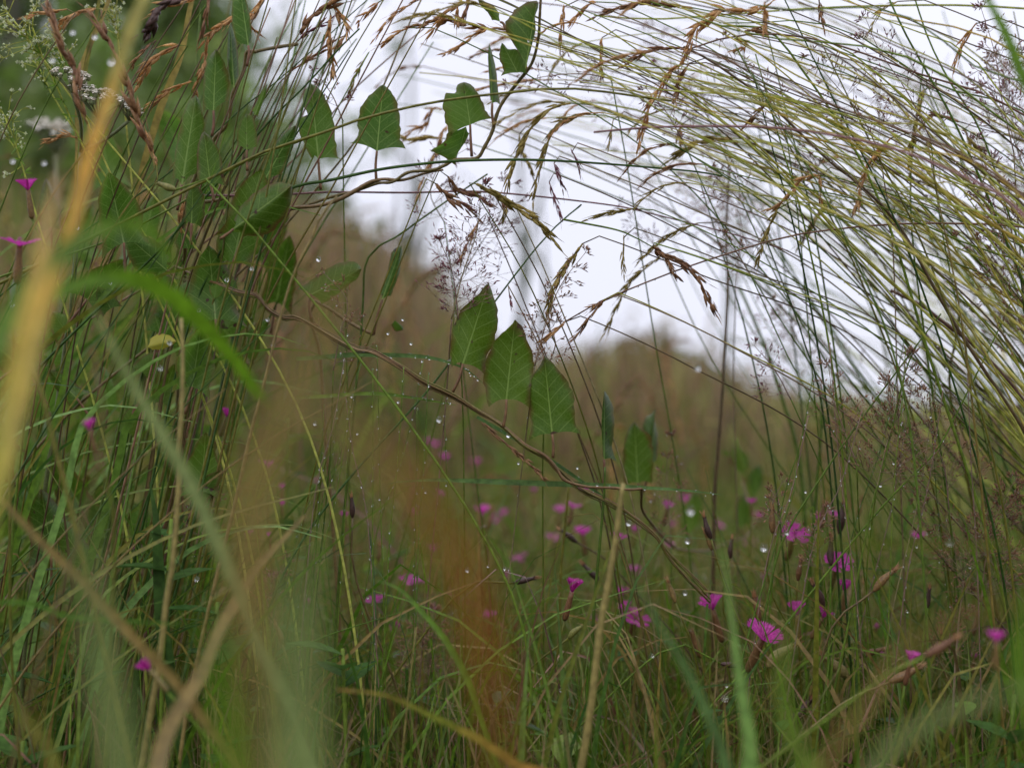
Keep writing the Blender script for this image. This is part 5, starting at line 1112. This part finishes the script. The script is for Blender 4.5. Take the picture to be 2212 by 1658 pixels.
FL = [
 (1646, 1382, .645, 58, (.3, .9), .45, .85, 'petal', 'open magenta pink in sharp focus right of the broad green blade'),
 (1235, 1279, .66, 42, (.25, 1), .1, .42, 'petal', 'half open magenta pink standing sharp right of the rust blade'),
 (1722, 1328, .70, 40, (-.1, 1), .2, .6, 'petal', 'ruffled magenta pink upright above the sharp open one'),
 (1808, 1222, .71, 42, (.1, .9), .7, 1.1, 'petal', 'open magenta pink facing forward, highest of the right hand cluster'),
 (1824, 1278, .73, 34, (.05, 1), .1, .45, 'petal', 'cup shaped pink just under the forward facing one'),
 (1540, 1318, .72, 48, (-.3, 1), .1, .7, 'petal', 'pink seen from the side just left of the broad green blade'),
 (1716, 1156, .76, 44, (.2, 1), .6, 1.2, 'petal', 'soft focus pink with a drop above it in the upper right cluster'),
 (1803, 1114, .88, 26, (0, 1), .4, 1.0, 'petal', 'small blurred pink between two dead calyces'),
 (1776, 1334, .72, 34, (.5, 1), .1, .7, 'petal', 'shrivelled pink with drooping petals in the right cluster'),
 (2103, 1424, .78, 20, (0, 1), .1, .4, 'petal_pale', 'tiny pale pink bud flower at lower right'),
 (2152, 1388, .46, 40, (0, 1), .1, .55, 'petal', 'dusky pink blurred near the right edge'),
 (1966, 1430, .60, 34, (.2, 1), .1, .5, 'petal', 'dull pink half hidden by brown pods at lower right'),
 (1260, 1156, .92, 38, (-.1, 1), .1, .75, 'petal', 'star shaped pink blurred above the centre right straw'),
 (1334, 1168, .82, 38, (.2, 1), .1, .75, 'petal', 'deep magenta pink right behind the tall straw'),
 (1371, 1150, .95, 26, (.1, 1), .1, .5, 'petal_pale', 'pale blurred pink just right of the tall straw'),
 (1209, 1107, 1.0, 32, (0, 1), .1, .8, 'petal_pale', 'blurred pink below the third sharp leaf'),
 (1368, 1234, .88, 30, (.1, 1), .2, .9, 'petal_pale', 'pink with raised petals right of the tall straw'),
 (1370, 1340, .76, 46, (.2, 1), .4, 1.15, 'petal', 'spidery pink with spread narrow petals right of the tall straw'),
 (1352, 1316, .77, 26, (-.4, 1), .3, .8, 'petal', 'small pink touching the spidery one'),
 (1040, 1112, 1.0, 40, (0, 1), .1, .7, 'petal', 'blurred pink above the rust orange blade'),
 (1070, 1132, 1.05, 18, (0, 1), .1, .5, 'petal', ''),
 (810, 1299, .80, 34, (0, 1), .2, 1.1, 'petal', 'pink fan shaped flower low left of the rust blade'),
 (890, 1258, .88, 44, (.1, 1), .1, 1.2, 'petal', 'long petalled pink above the brown seed mist'),
 (860, 1356, .86, 24, (0, 1), .1, .35, 'petal', 'narrow cup shaped pink beside the brown seed mist'),
 (1129, 1214, 1.0, 40, (-.3, 1), .1, .8, 'petal_pale', 'faded pink blurred behind the rust blade edge'),
 (938, 1188, 1.1, 26, (0, 1), .1, .7, 'petal', ''), (895, 1110, 1.15, 24, (0, 1), .1, .7, 'petal', ''), (925, 958, 1.25, 20, (0, 1), .1, .6, 'petal', ''), (945, 967, 1.2, 30, (0, 1), .1, .8, 'petal', ''),
 (961, 993, 1.15, 26, (0, 1), .1, .6, 'petal', ''), (1027, 1006, 1.2, 28, (0, 1), .1, .6, 'petal', ''), (1154, 1066, 1.1, 22, (0, 1), .1, .4, 'petal_pale', ''), (1042, 1446, .95, 20, (0, 1), .1, .4, 'petal', ''),
 (895, 1547, .95, 26, (.3, 1), .3, 1.0, 'petal', ''), (744, 1118, .85, 24, (0, 1), .1, .5, 'petal', ''), (1195, 1163, 1.05, 30, (0, 1), .3, 1.1, 'petal_pale', ''), (1352, 1284, 1.1, 18, (0, 1), .2, .8, 'petal_pale', ''),
 (61, 412, .62, 40, (-.1, 1), .1, .6, 'petal', 'magenta pink with raised petals at the left edge'), (42, 532, .58, 54, (.1, 1), .1, 1.1, 'petal', 'large magenta pink with spread petals at the left edge'),
 (195, 930, .50, 34, (-.2, 1), .1, .4, 'petal', 'dusky pink blurred in the dark left clump'), (488, 901, .74, 28, (.3, 1), .1, .5, 'petal', 'small bright pink left of the beige blade'),
 (576, 1009, .9, 30, (0, 1), .1, .7, 'petal', 'blurred pink beside the beige blade'), (608, 1056, .95, 22, (0, 1), .1, .6, 'petal', ''), (683, 1042, 1.1, 22, (0, 1), .1, .6, 'petal', ''),
 (324, 1447, .52, 40, (-.6, .8), .1, .5, 'petal', 'dusky magenta pink leaning left at lower left'), (290, 1178, .8, 58, (.1, 1), .1, 1.45, 'petal', 'flat spread pink low in the left clump'), (583, 1163, .8, 24, (0, 1), .1, .5, 'petal', ''),
 (608, 1091, .9, 22, (0, 1), .1, .6, 'petal', ''), (590, 1249, .9, 26, (0, 1), .1, .7, 'petal_pale', ''), (665, 1303, .9, 18, (0, 1), .1, .5, 'petal_pale', ''), (119, 1312, .8, 20, (0, 1), .1, .7, 'petal_pale', ''),
 (535, 1155, .9, 22, (0, 1), .1, .6, 'petal', ''), (1452, 1136, 1.1, 18, (0, 1), .1, .6, 'petal', ''), (1912, 1455, .95, 24, (0, 1), .1, .7, 'petal', ''), (1640, 1118, 1.1, 22, (0, 1), .1, .6, 'petal', ''), (1885, 1352, .8, 20, (.9, .2), .1, .25, 'petal', 'closed magenta bud pointing right'),
]
for k in range(24):
    FL.append((U(850, 1500) if k < 15 else U(1500, 2000), U(1030, 1420), U(.84, 1.25), U(20, 36), (U(-.4, .4), 1), U(0, .4), U(.5, 1.2), random.choice(['petal', 'petal', 'petal_pale']), ''))
for x, y, d, s_, up, fc, op, m_, lb in FL:
    pink(x, y, d, s_, up, fc, op, m_, lb or 'small blurred pink flower far back in the meadow', cal=random.choice(['calyx', 'calyx', 'calyx_green']))
    if not lb: REG[-1] = (REG[-1][0], REG[-1][1], False)
# ------------------------------------------------------------------ spent calyces with dry fringes
GC = 'spent brown calyces among the pinks'
def calyx(x, y, d, L, up, cal='calyx', fr='fringe', label='', w=.17, fringe=True):
    """x,y mouth of the calyx; L length px"""
    c = at(x, y, d); ax = (RIGHT*up[0]+UP*up[1]-FWD*U(-.15, .15)).normalized(); s = L*1.2*d/F; b = c-ax*s
    t = thing('spent_calyx', label or 'small spent brown calyx on a thin stem', 'seed pod', c, GC, key=(x, y), fixed=bool(label))
    mb = MB(); bend = rvec(s*.03)
    tube(mb, smooth([b, b+ax*s*.12, b+ax*s*.45+bend, b+ax*s*.8+bend*.5, c], 12), [s*.05, s*w*.8, s*w, s*w*.85, s*w*.6, s*w*.5], 9, random.random(), .04)
    for k in range(5):
        sd = Matrix.Rotation(k*1.257+.3, 3, ax) @ ax.orthogonal().normalized()
        spindle(mb, c+sd*s*w*.4-ax*s*.05, ax+sd*U(.1, .5), s*.16, s*.03, random.random())
    mb.build('pod', cal, t)
    if fringe:
        mb = MB()
        for k in range(9):
            sd = Matrix.Rotation(k*.7+U(-.2, .2), 3, ax) @ ax.orthogonal().normalized()
            q = c+sd*s*w*.25; ribbon(mb, smooth([q-ax*s*.1, q+ax*s*.18+sd*s*U(0, .06), q+ax*s*U(.25, .42)+sd*s*U(-.02, .2)], 6), [s*.07, s*.05, s*.015], face=sd, r=random.random())
        mb.build('dry_petals', fr, t)
    mb = MB(); tube(mb, stem_to_ground(b, ax, d, .015), [.0007, .0006, .0005], 5, random.random()); mb.build('stem', random.choice(['stem_green', 'stem_brown', 'blade_olive']), t)
CL = [
 (1668, 1100, .68, 42, (0, 1), 'calyx', 'tall upright calyx with an orange brown tuft above the right cluster'),
 (1522, 1118, .69, 40, (-.3, 1), 'calyx_dark', 'dark pointed calyx leaning left, right of the tall straw'), (1523, 1150, .69, 34, (-.4, 1), 'calyx', 'brown tufted calyx just under the dark pointed one'),
 (1581, 1165, .73, 34, (.1, 1), 'calyx_dark', 'dark calyx with a frayed tip beside the looping vine'), (1779, 1092, .80, 42, (.1, 1), 'calyx', 'blurred rusty calyx left of the small blurred pink'),
 (1822, 1090, .72, 52, (.15, 1), 'calyx_dark', 'long curved brown calyx right of the small blurred pink'), (1796, 1165, .69, 46, (.05, 1), 'calyx_dark', 'blackish upright calyx below the small blurred pink'),
 (1729, 1212, .70, 36, (.1, 1), 'calyx', 'brown frayed calyx left of the forward facing pink'), (1444, 1258, .68, 38, (-.35, 1), 'calyx', 'orange tipped calyx leaning left, left of the broad green blade'),
 (1630, 1290, .70, 46, (-.2, 1), 'calyx', 'frayed brown calyx above the sharp open pink'), (1757, 1262, .70, 44, (-.5, 1), 'calyx_dark', 'dark twisted calyx leaning left in the right cluster'),
 (2008, 1272, .69, 34, (.1, 1), 'calyx_dark', 'slim dark calyx with a red tip at lower right'), (1867, 1262, .74, 34, (-.1, 1), 'calyx_green', 'pale tufted calyx right of the cup shaped pink'),
 (1930, 1232, .66, 52, (.8, .8), 'calyx', 'large tan calyx with curled withered petals leaning right'), (1782, 1418, .70, 56, (-.7, .6), 'calyx_green', 'plump greenish brown calyx slanting left at lower right'),
 (2030, 1370, .72, 50, (.1, 1), 'calyx', 'brown calyx standing upright at lower right'), (1906, 1402, .72, 46, (1, .3), 'calyx', 'brown calyx lying to the right at lower right'),
 (1712, 1396, .70, 60, (.8, .6), 'calyx_green', 'brown green calyx slanting right under the ruffled pink'), (2037, 1482, .76, 46, (0, 1), 'calyx_green', 'tan closed calyx standing below the spray at lower right'),
 (1750, 1512, .70, 66, (.6, .8), 'calyx_dark', 'long dark calyx leaning right near the bottom right'), (1494, 1362, .70, 52, (-.35, 1), 'calyx', 'slim closed calyx leaning left by the broad green blade'),
 (1258, 1352, .68, 34, (.8, .7), 'calyx_green', 'plump tan bud pointing up right below the central pink'), (1154, 1248, .69, 38, (1, .25), 'calyx_dark', 'dark calyx pointing right beside the rust blade'),
 (1212, 1145, .76, 36, (-.8, .6), 'calyx_dark', 'thin dark calyx slanting left above the central pink'), (1262, 1220, .76, 40, (-.7, .7), 'calyx_dark', 'second thin dark calyx slanting right of the central pink'),
 (759, 1075, .68, 36, (-.05, 1), 'calyx_dark', 'dark tufted calyx standing left of the rust blade'), (993, 1215, .9, 30, (0, 1), 'calyx', 'blurred tan calyx before the rust blade'),
 (1062, 1105, .95, 36, (.1, 1), 'calyx', 'blurred rusty calyx beside a blurred pink'), (596, 1350, .60, 36, (-.3, 1), 'calyx', 'orange brown forked calyx at lower left'), (1645, 1305, .9, 30, (0, 1), 'calyx', ''),
 (205, 768, .45, 26, (0, 1), 'calyx', 'blurred reddish calyx in the left clump'), (1985, 1440, .62, 60, (1, .5), 'calyx', 'long brown calyx slanting right over the dull pink'), (2060, 1380, .5, 60, (.8, .5), 'calyx', 'blurred brown calyx slanting right at lower right'),
 (300, 870, .7, 30, (.4, 1), 'calyx', ''), (430, 1040, .8, 30, (0, 1), 'calyx_green', ''), (1120, 1330, .85, 30, (.3, 1), 'calyx', ''), (1420, 1440, .8, 34, (-.3, 1), 'calyx_green', ''), (1600, 1440, .68, 36, (1, -.15), 'calyx_dark', 'black shrivelled pod lying level right of the broad blade'),
 (1860, 1080, .85, 30, (.2, 1), 'calyx', ''), (1560, 1480, .9, 30, (-.2, 1), 'calyx', ''), (2110, 1330, .8, 34, (.2, 1), 'calyx', ''), (820, 1180, .85, 30, (.1, 1), 'calyx', ''), (690, 1240, .9, 30, (-.2, 1), 'calyx_green', ''), (340, 395, .62, 36, (-.8, .3), 'calyx_green', 'green closed bud pointing left under the leaf clump'),
]
for x, y, d, L, up, cm, lb in CL: calyx(x, y, d, L, up, cm, label=lb, w=.19 if cm == 'calyx_green' else .15, fringe=('bud' not in lb and 'closed' not in lb and 'pod' not in lb))

# ------------------------------------------------------------------ yarrow
ya = thing('yarrow', 'white flat topped yarrow partly withered at upper left', 'flower', at(170, 420, .68), fixed=True)
def umbel(cx, cy, w, d, tilt):
    mh, mc_, ms_ = MB(), MB(), MB(); c = at(cx, cy, d); s = w*d/F; hub = c-UP*s*.62+RIGHT*s*.05
    for k in range(30):
        a = U(0, 6.28); r = math.sqrt(random.random())*s*.5
        p = c+RIGHT*math.cos(a)*r+FWD*math.sin(a)*r*.8-UP*((r/s)**2*s*.35+tilt*math.cos(a)*r-.42*math.sin(a)*r)
        ball(mc_, p-UP*s*.07, s*.055, random.random(), 5, 7, 1.5)
        tube(ms_, smooth([hub, hub.lerp(p, .6)-UP*s*.05, p-UP*s*.1], 6), s*.012, 4)
        for q in range(6):
            b = q*1.05+U(-.2, .2); dr = (RIGHT*math.cos(b)+FWD*math.sin(b)+UP*(U(-.2, .25)+.5*math.sin(b))).normalized(); sd = dr.cross(UP).normalized()
            v = [p, p+dr*s*.045-sd*s*.035, p+dr*s*.085-sd*s*.02-UP*s*.01, p+dr*s*.09+sd*s*.02-UP*s*.012, p+dr*s*.045+sd*s*.035]
            mh.add(v, [(0, 1, 2, 3, 4)], None, U(0, .7))
        for q in range(4): ball(mh, p+RIGHT*U(-1, 1)*s*.02+FWD*U(-1, 1)*s*.02+UP*s*.01, s*.014, U(.6, 1), 3, 5)
    mh.build('petals', 'yarrow_white', ya); mc_.build('flower_heads', 'yarrow_green', ya); ms_.build('stalks', 'yarrow_green', ya); return hub
h1 = umbel(152, 152, 80, .66, .25); h2 = umbel(207, 190, 108, .66, .30); h3 = umbel(275, 218, 70, .68, .55)
mb = MB(); bs = at(175, 330, .68)
for h in (h1, h2, h3): tube(mb, smooth([h, h.lerp(bs, .5)+RIGHT*.002, bs], 8), .0008, 6)
tube(mb, smooth(rooted([at(120, 900, .7), at(160, 600, .69), bs]), 20), .0011, 7); mb.build('stem', 'yarrow_green', ya)
y2 = thing('yarrow', 'second faded yarrow head blurred behind the first', 'flower', at(120, 290, .95), fixed=True); ya = y2
hb = umbel(115, 265, 110, .95, .2); mb = MB(); tube(mb, smooth(rooted([at(130, 700, .95), hb]), 14), .0012, 6); mb.build('stem', 'yarrow_green', y2)
# ------------------------------------------------------------------ bedstraw
GW = 'pale bedstraw sprays at the left edge'
def bedstraw(ax, d, rad, n, label):
    P = smooth(P3(ax, d), 24); t = thing('bedstraw', label, 'wildflower', P[0], GW, key=ax[-1], fixed=True)
    mst, mbl, mlf = MB(), MB(), MB(); tube(mst, smooth(rooted([P[0]+(P[0]-P[6])*1.2]+P), 30), [.0008, .0006, .0004], 5)
    for i in range(n):
        p = P[random.randint(6, 23)]; dr = ((P[-1]-P[0]).normalized()+rvec(.7)).normalized(); L = rad*U(.3, 1)*d/F; e_ = p+dr*L
        tube(mst, [p, e_], .00022, 3)
        for q in range(5):
            e2 = e_+(dr*.6+rvec(.6)).normalized()*L*U(.15, .4)+rvec(.0008); tube(mst, [e_, e2], .00014, 3)
            if random.random() < .6: ball(mbl, e2, U(.0003, .0006), random.random(), 4, 6)
            else:
                for z in range(4):
                    b = z*1.57+U(-.2, .2); a1 = (RIGHT*math.cos(b)+UP*math.sin(b)-FWD*.2); spindle(mbl, e2, a1, .0011, .0004, random.random())
    for i in range(0, 20, 4):
        for q in range(6):
            dr = (rvec(1)).normalized(); ribbon(mlf, [P[i], P[i]+dr*.002, P[i]+dr*.0045], [.0006, .0008, .0001])
    mst.build('stem', 'stem_lime', t); mlf.build('leaf_whorls', 'blade_green', t); mbl.build('blossom', 'bud_white', t)
bedstraw([(110, 150), (70, 95), (30, 50), (10, 20)], .67, 75, 22, 'pale green bedstraw blossom in the top left corner')
bedstraw([(150, 250), (110, 160), (80, 100), (70, 60)], .67, 60, 18, 'bedstraw spray leaning towards the yarrow')
bedstraw([(150, 170), (130, 120), (120, 100), (118, 80)], .68, 45, 12, 'small bedstraw spray above the yarrow')
bedstraw([(260, 130), (255, 80), (245, 40), (240, 10)], .69, 60, 16, 'bedstraw spray behind the orange yellow blade')
bedstraw([(60, 400), (40, 330), (25, 290), (10, 250)], .68, 60, 18, 'bedstraw spray above the large pink at the left edge')
bedstraw([(110, 200), (90, 165), (85, 150), (80, 140)], .7, 35, 12, 'tiny bedstraw cluster left of the yarrow')

# ------------------------------------------------------------------ low herbs with oval leaves
GO = 'low leafy herbs in the sward'
def herb(x, y, d, n, size, label):
    c = at(x, y, d); c.z = max(.0, c.z-.06); b = Vector((c.x, c.y, 0)); t = thing('low_herb', label, 'herb', b, GO, key=(x, y), fixed=True)
    st = MB(); tip = at(x, y, d); tube(st, smooth([b, b.lerp(tip, .5)+rvec(.004), tip], 10), .0009, 5)
    for k in range(n):
        a = k*2.4; p = b.lerp(tip, U(.55, 1)); dr = Vector((math.cos(a), math.sin(a)*.8, U(.05, .6))).normalized(); s = size*d/F*U(.7, 1.2)
        sd = dr.cross(Vector((0, 0, 1))).normalized(); nn = sd.cross(dr); mb = MB(); vs = []; uv = []
        for i in range(11):
            u = i/10; w = math.sin(math.pi*min(.98, u*.97+.03))**.8*.3*(1+.06*(-1)**i)
            for j in range(-3, 4): vs.append(p+dr*s*u+sd*s*w*j/3+nn*(-.12*u*u+.10*(j/3)**2*w*2)*s); uv.append((j/3*w, u))
        mb.add(vs, [(i*7+j, i*7+j+1, (i+1)*7+j+1, (i+1)*7+j) for i in range(10) for j in range(6)], uv, [0.0]*len(vs)); mb.build('leaf', 'herb', t)
    st.build('stem', 'stem_green', t)
herb(965, 1530, .74, 7, 85, 'herb with toothed oval leaves low in the centre'); herb(1040, 1620, .72, 5, 80, 'herb with oval leaves at the bottom centre'); herb(50, 1600, .6, 5, 110, 'dark green leafy herb in the bottom left corner')
herb(370, 1120, .62, 5, 110, 'leafy herb in the shade of the left clump'); herb(740, 1400, .62, 5, 110, 'leafy herb half hidden behind the wide pale blade'); herb(470, 1300, .62, 5, 130, 'broad leaved herb at lower left')
herb(1830, 1500, .8, 6, 80, 'leafy herb under the pods at lower right'); herb(1650, 1560, .78, 6, 70, 'small leafy herb near the bottom right'); herb(540, 1400, .7, 5, 80, 'pale leaved herb beside the kinked tan blade')
herb(2190, 1500, .6, 5, 120, 'leafy herb at the right edge'); herb(830, 1180, .95, 5, 70, 'leafy herb among distant pinks'); herb(620, 900, .85, 6, 60, 'leafy herb behind the bright arching blade')

# ------------------------------------------------------------------ single rain drops
GD = 'large rain drops catching the sky'
DR = [(688, 560, .70, 5), (544, 580, .60, 4), (860, 868, .66, 3), (680, 915, .62, 4), (795, 1290, .66, 3), (838, 720, .66, 3), (948, 906, .60, 6), (1098, 940, .655, 5), (1492, 1102, .50, 9), (1358, 1129, .60, 6), (1650, 1182, .56, 8), (1485, 1168, .60, 6), (1700, 1150, .60, 5), (1508, 794, .52, 7), (1902, 1048, .66, 4),
      (157, 70, .52, 5), (205, 80, .54, 5), (240, 134, .52, 7), (113, 130, .52, 5), (27, 348, .54, 5), (95, 352, .54, 5), (24, 655, .54, 6), (238, 612, .62, 4), (168, 492, .62, 4), (490, 604, .62, 5), (578, 690, .62, 4), (590, 745, .62, 4), (430, 670, .64, 4), (1090, 1228, .62, 3), (1054, 1222, .70, 3), (1010, 1230, .60, 5), (1212, 1490, .64, 4), (920, 1062, .64, 3), (772, 936, .64, 3), (1190, 600, .66, 2), (2052, 1170, .50, 6), (1480, 1280, .6, 5), (1566, 1505, .5, 5), (1100, 1230, .7, 3), (760, 856, .64, 3), (346, 795, .56, 5), (366, 740, .58, 5), (425, 1250, .6, 5), (870, 690, .66, 3), (888, 742, .66, 3), (912, 780, .66, 3), (905, 825, .66, 3), (1120, 1000, .66, 3), (1247, 1010, .66, 3), (1290, 1047, .66, 3), (1740, 1062, .66, 3), (1802, 1330, .68, 3), (1570, 1480, .62, 4), (1410, 1415, .6, 4), (1930, 1000, .67, 3), (2010, 900, .67, 3), (1880, 1140, .67, 3), (1980, 1180, .66, 3), (2095, 1225, .66, 3), (1960, 1320, .67, 3), (2120, 1250, .66, 3)]
for x, y, d, r in DR:
    p = at(x, y, d); mb = MB(); t = None
    rr = r*d/F
    ball(mb, p, rr, 0, 8, 10, 1.08)
    o = mb.build('water_drop', 'water_drop'); o['label'] = 'round clear rain drop shining white'; o['category'] = 'water drop'; o['group'] = GD
    REG.append((o, (x, y), False))
# fine cobweb-thin drop beads hanging among the shaded stems
for i in range(26):
    x = U(690, 960) if random.random() < .6 else U(1700, 2150); y0 = U(700, 900); y1 = y0+U(250, 600); d = U(.63, .70); lean = U(-120, 60)
    P = rooted(P3([(x+lean*1.6, y1+420), (x+lean, y1), (x+lean*.4, (y0+y1)/2), (x, y0)], d))
    stalk(P, [.0004, .0003, .0002], random.choice(['stem_green', 'blade_green', 'hair']), 'hair thin stem strung with rain beads', 'beaded hair thin stems', (x, y0), bead=.0055, n=26, sides=4)

for p_ in POOLS.values(): p_.finish()
# ------------------------------------------------------------------ labels that single each repeat out
def region(x, y):
    col = ['at the left edge', 'well left', 'left of centre', 'at the centre', 'right of centre', 'well right', 'at the right edge'][max(0, min(6, int(x/W*7)))]
    row = ['topmost', 'high', 'above mid height', 'below mid height', 'low', 'at the bottom'][max(0, min(5, int(y/H*6)))]
    return f"{row} {col}"
ORD = ['leftmost', 'second from left', 'third from left', 'fourth from left', 'fifth from left', 'sixth from left', 'seventh from left', 'eighth from left']
cells = {}
for o, k, fixed in REG:
    if not fixed: cells.setdefault((o['label'], region(*k)), []).append((k[0], o))
for (lb, rg), L in cells.items():
    L.sort(key=lambda q: q[0])
    for i, (x, o) in enumerate(L):
        if len(L) == 1: s = f"{lb}, {rg}"
        elif len(L) <= 8: s = f"{lb}, {rg}, {ORD[i] if i < len(L)-1 else 'rightmost'}"
        else: s = f"{lb}, {rg}"
        w = s.split()
        if len(w) > 16: s = ' '.join(f"{lb}, {rg}".split()[:16])
        o['label'] = s
print('objects', len(bpy.data.objects), 'top', sum(1 for o in bpy.data.objects if not o.parent))
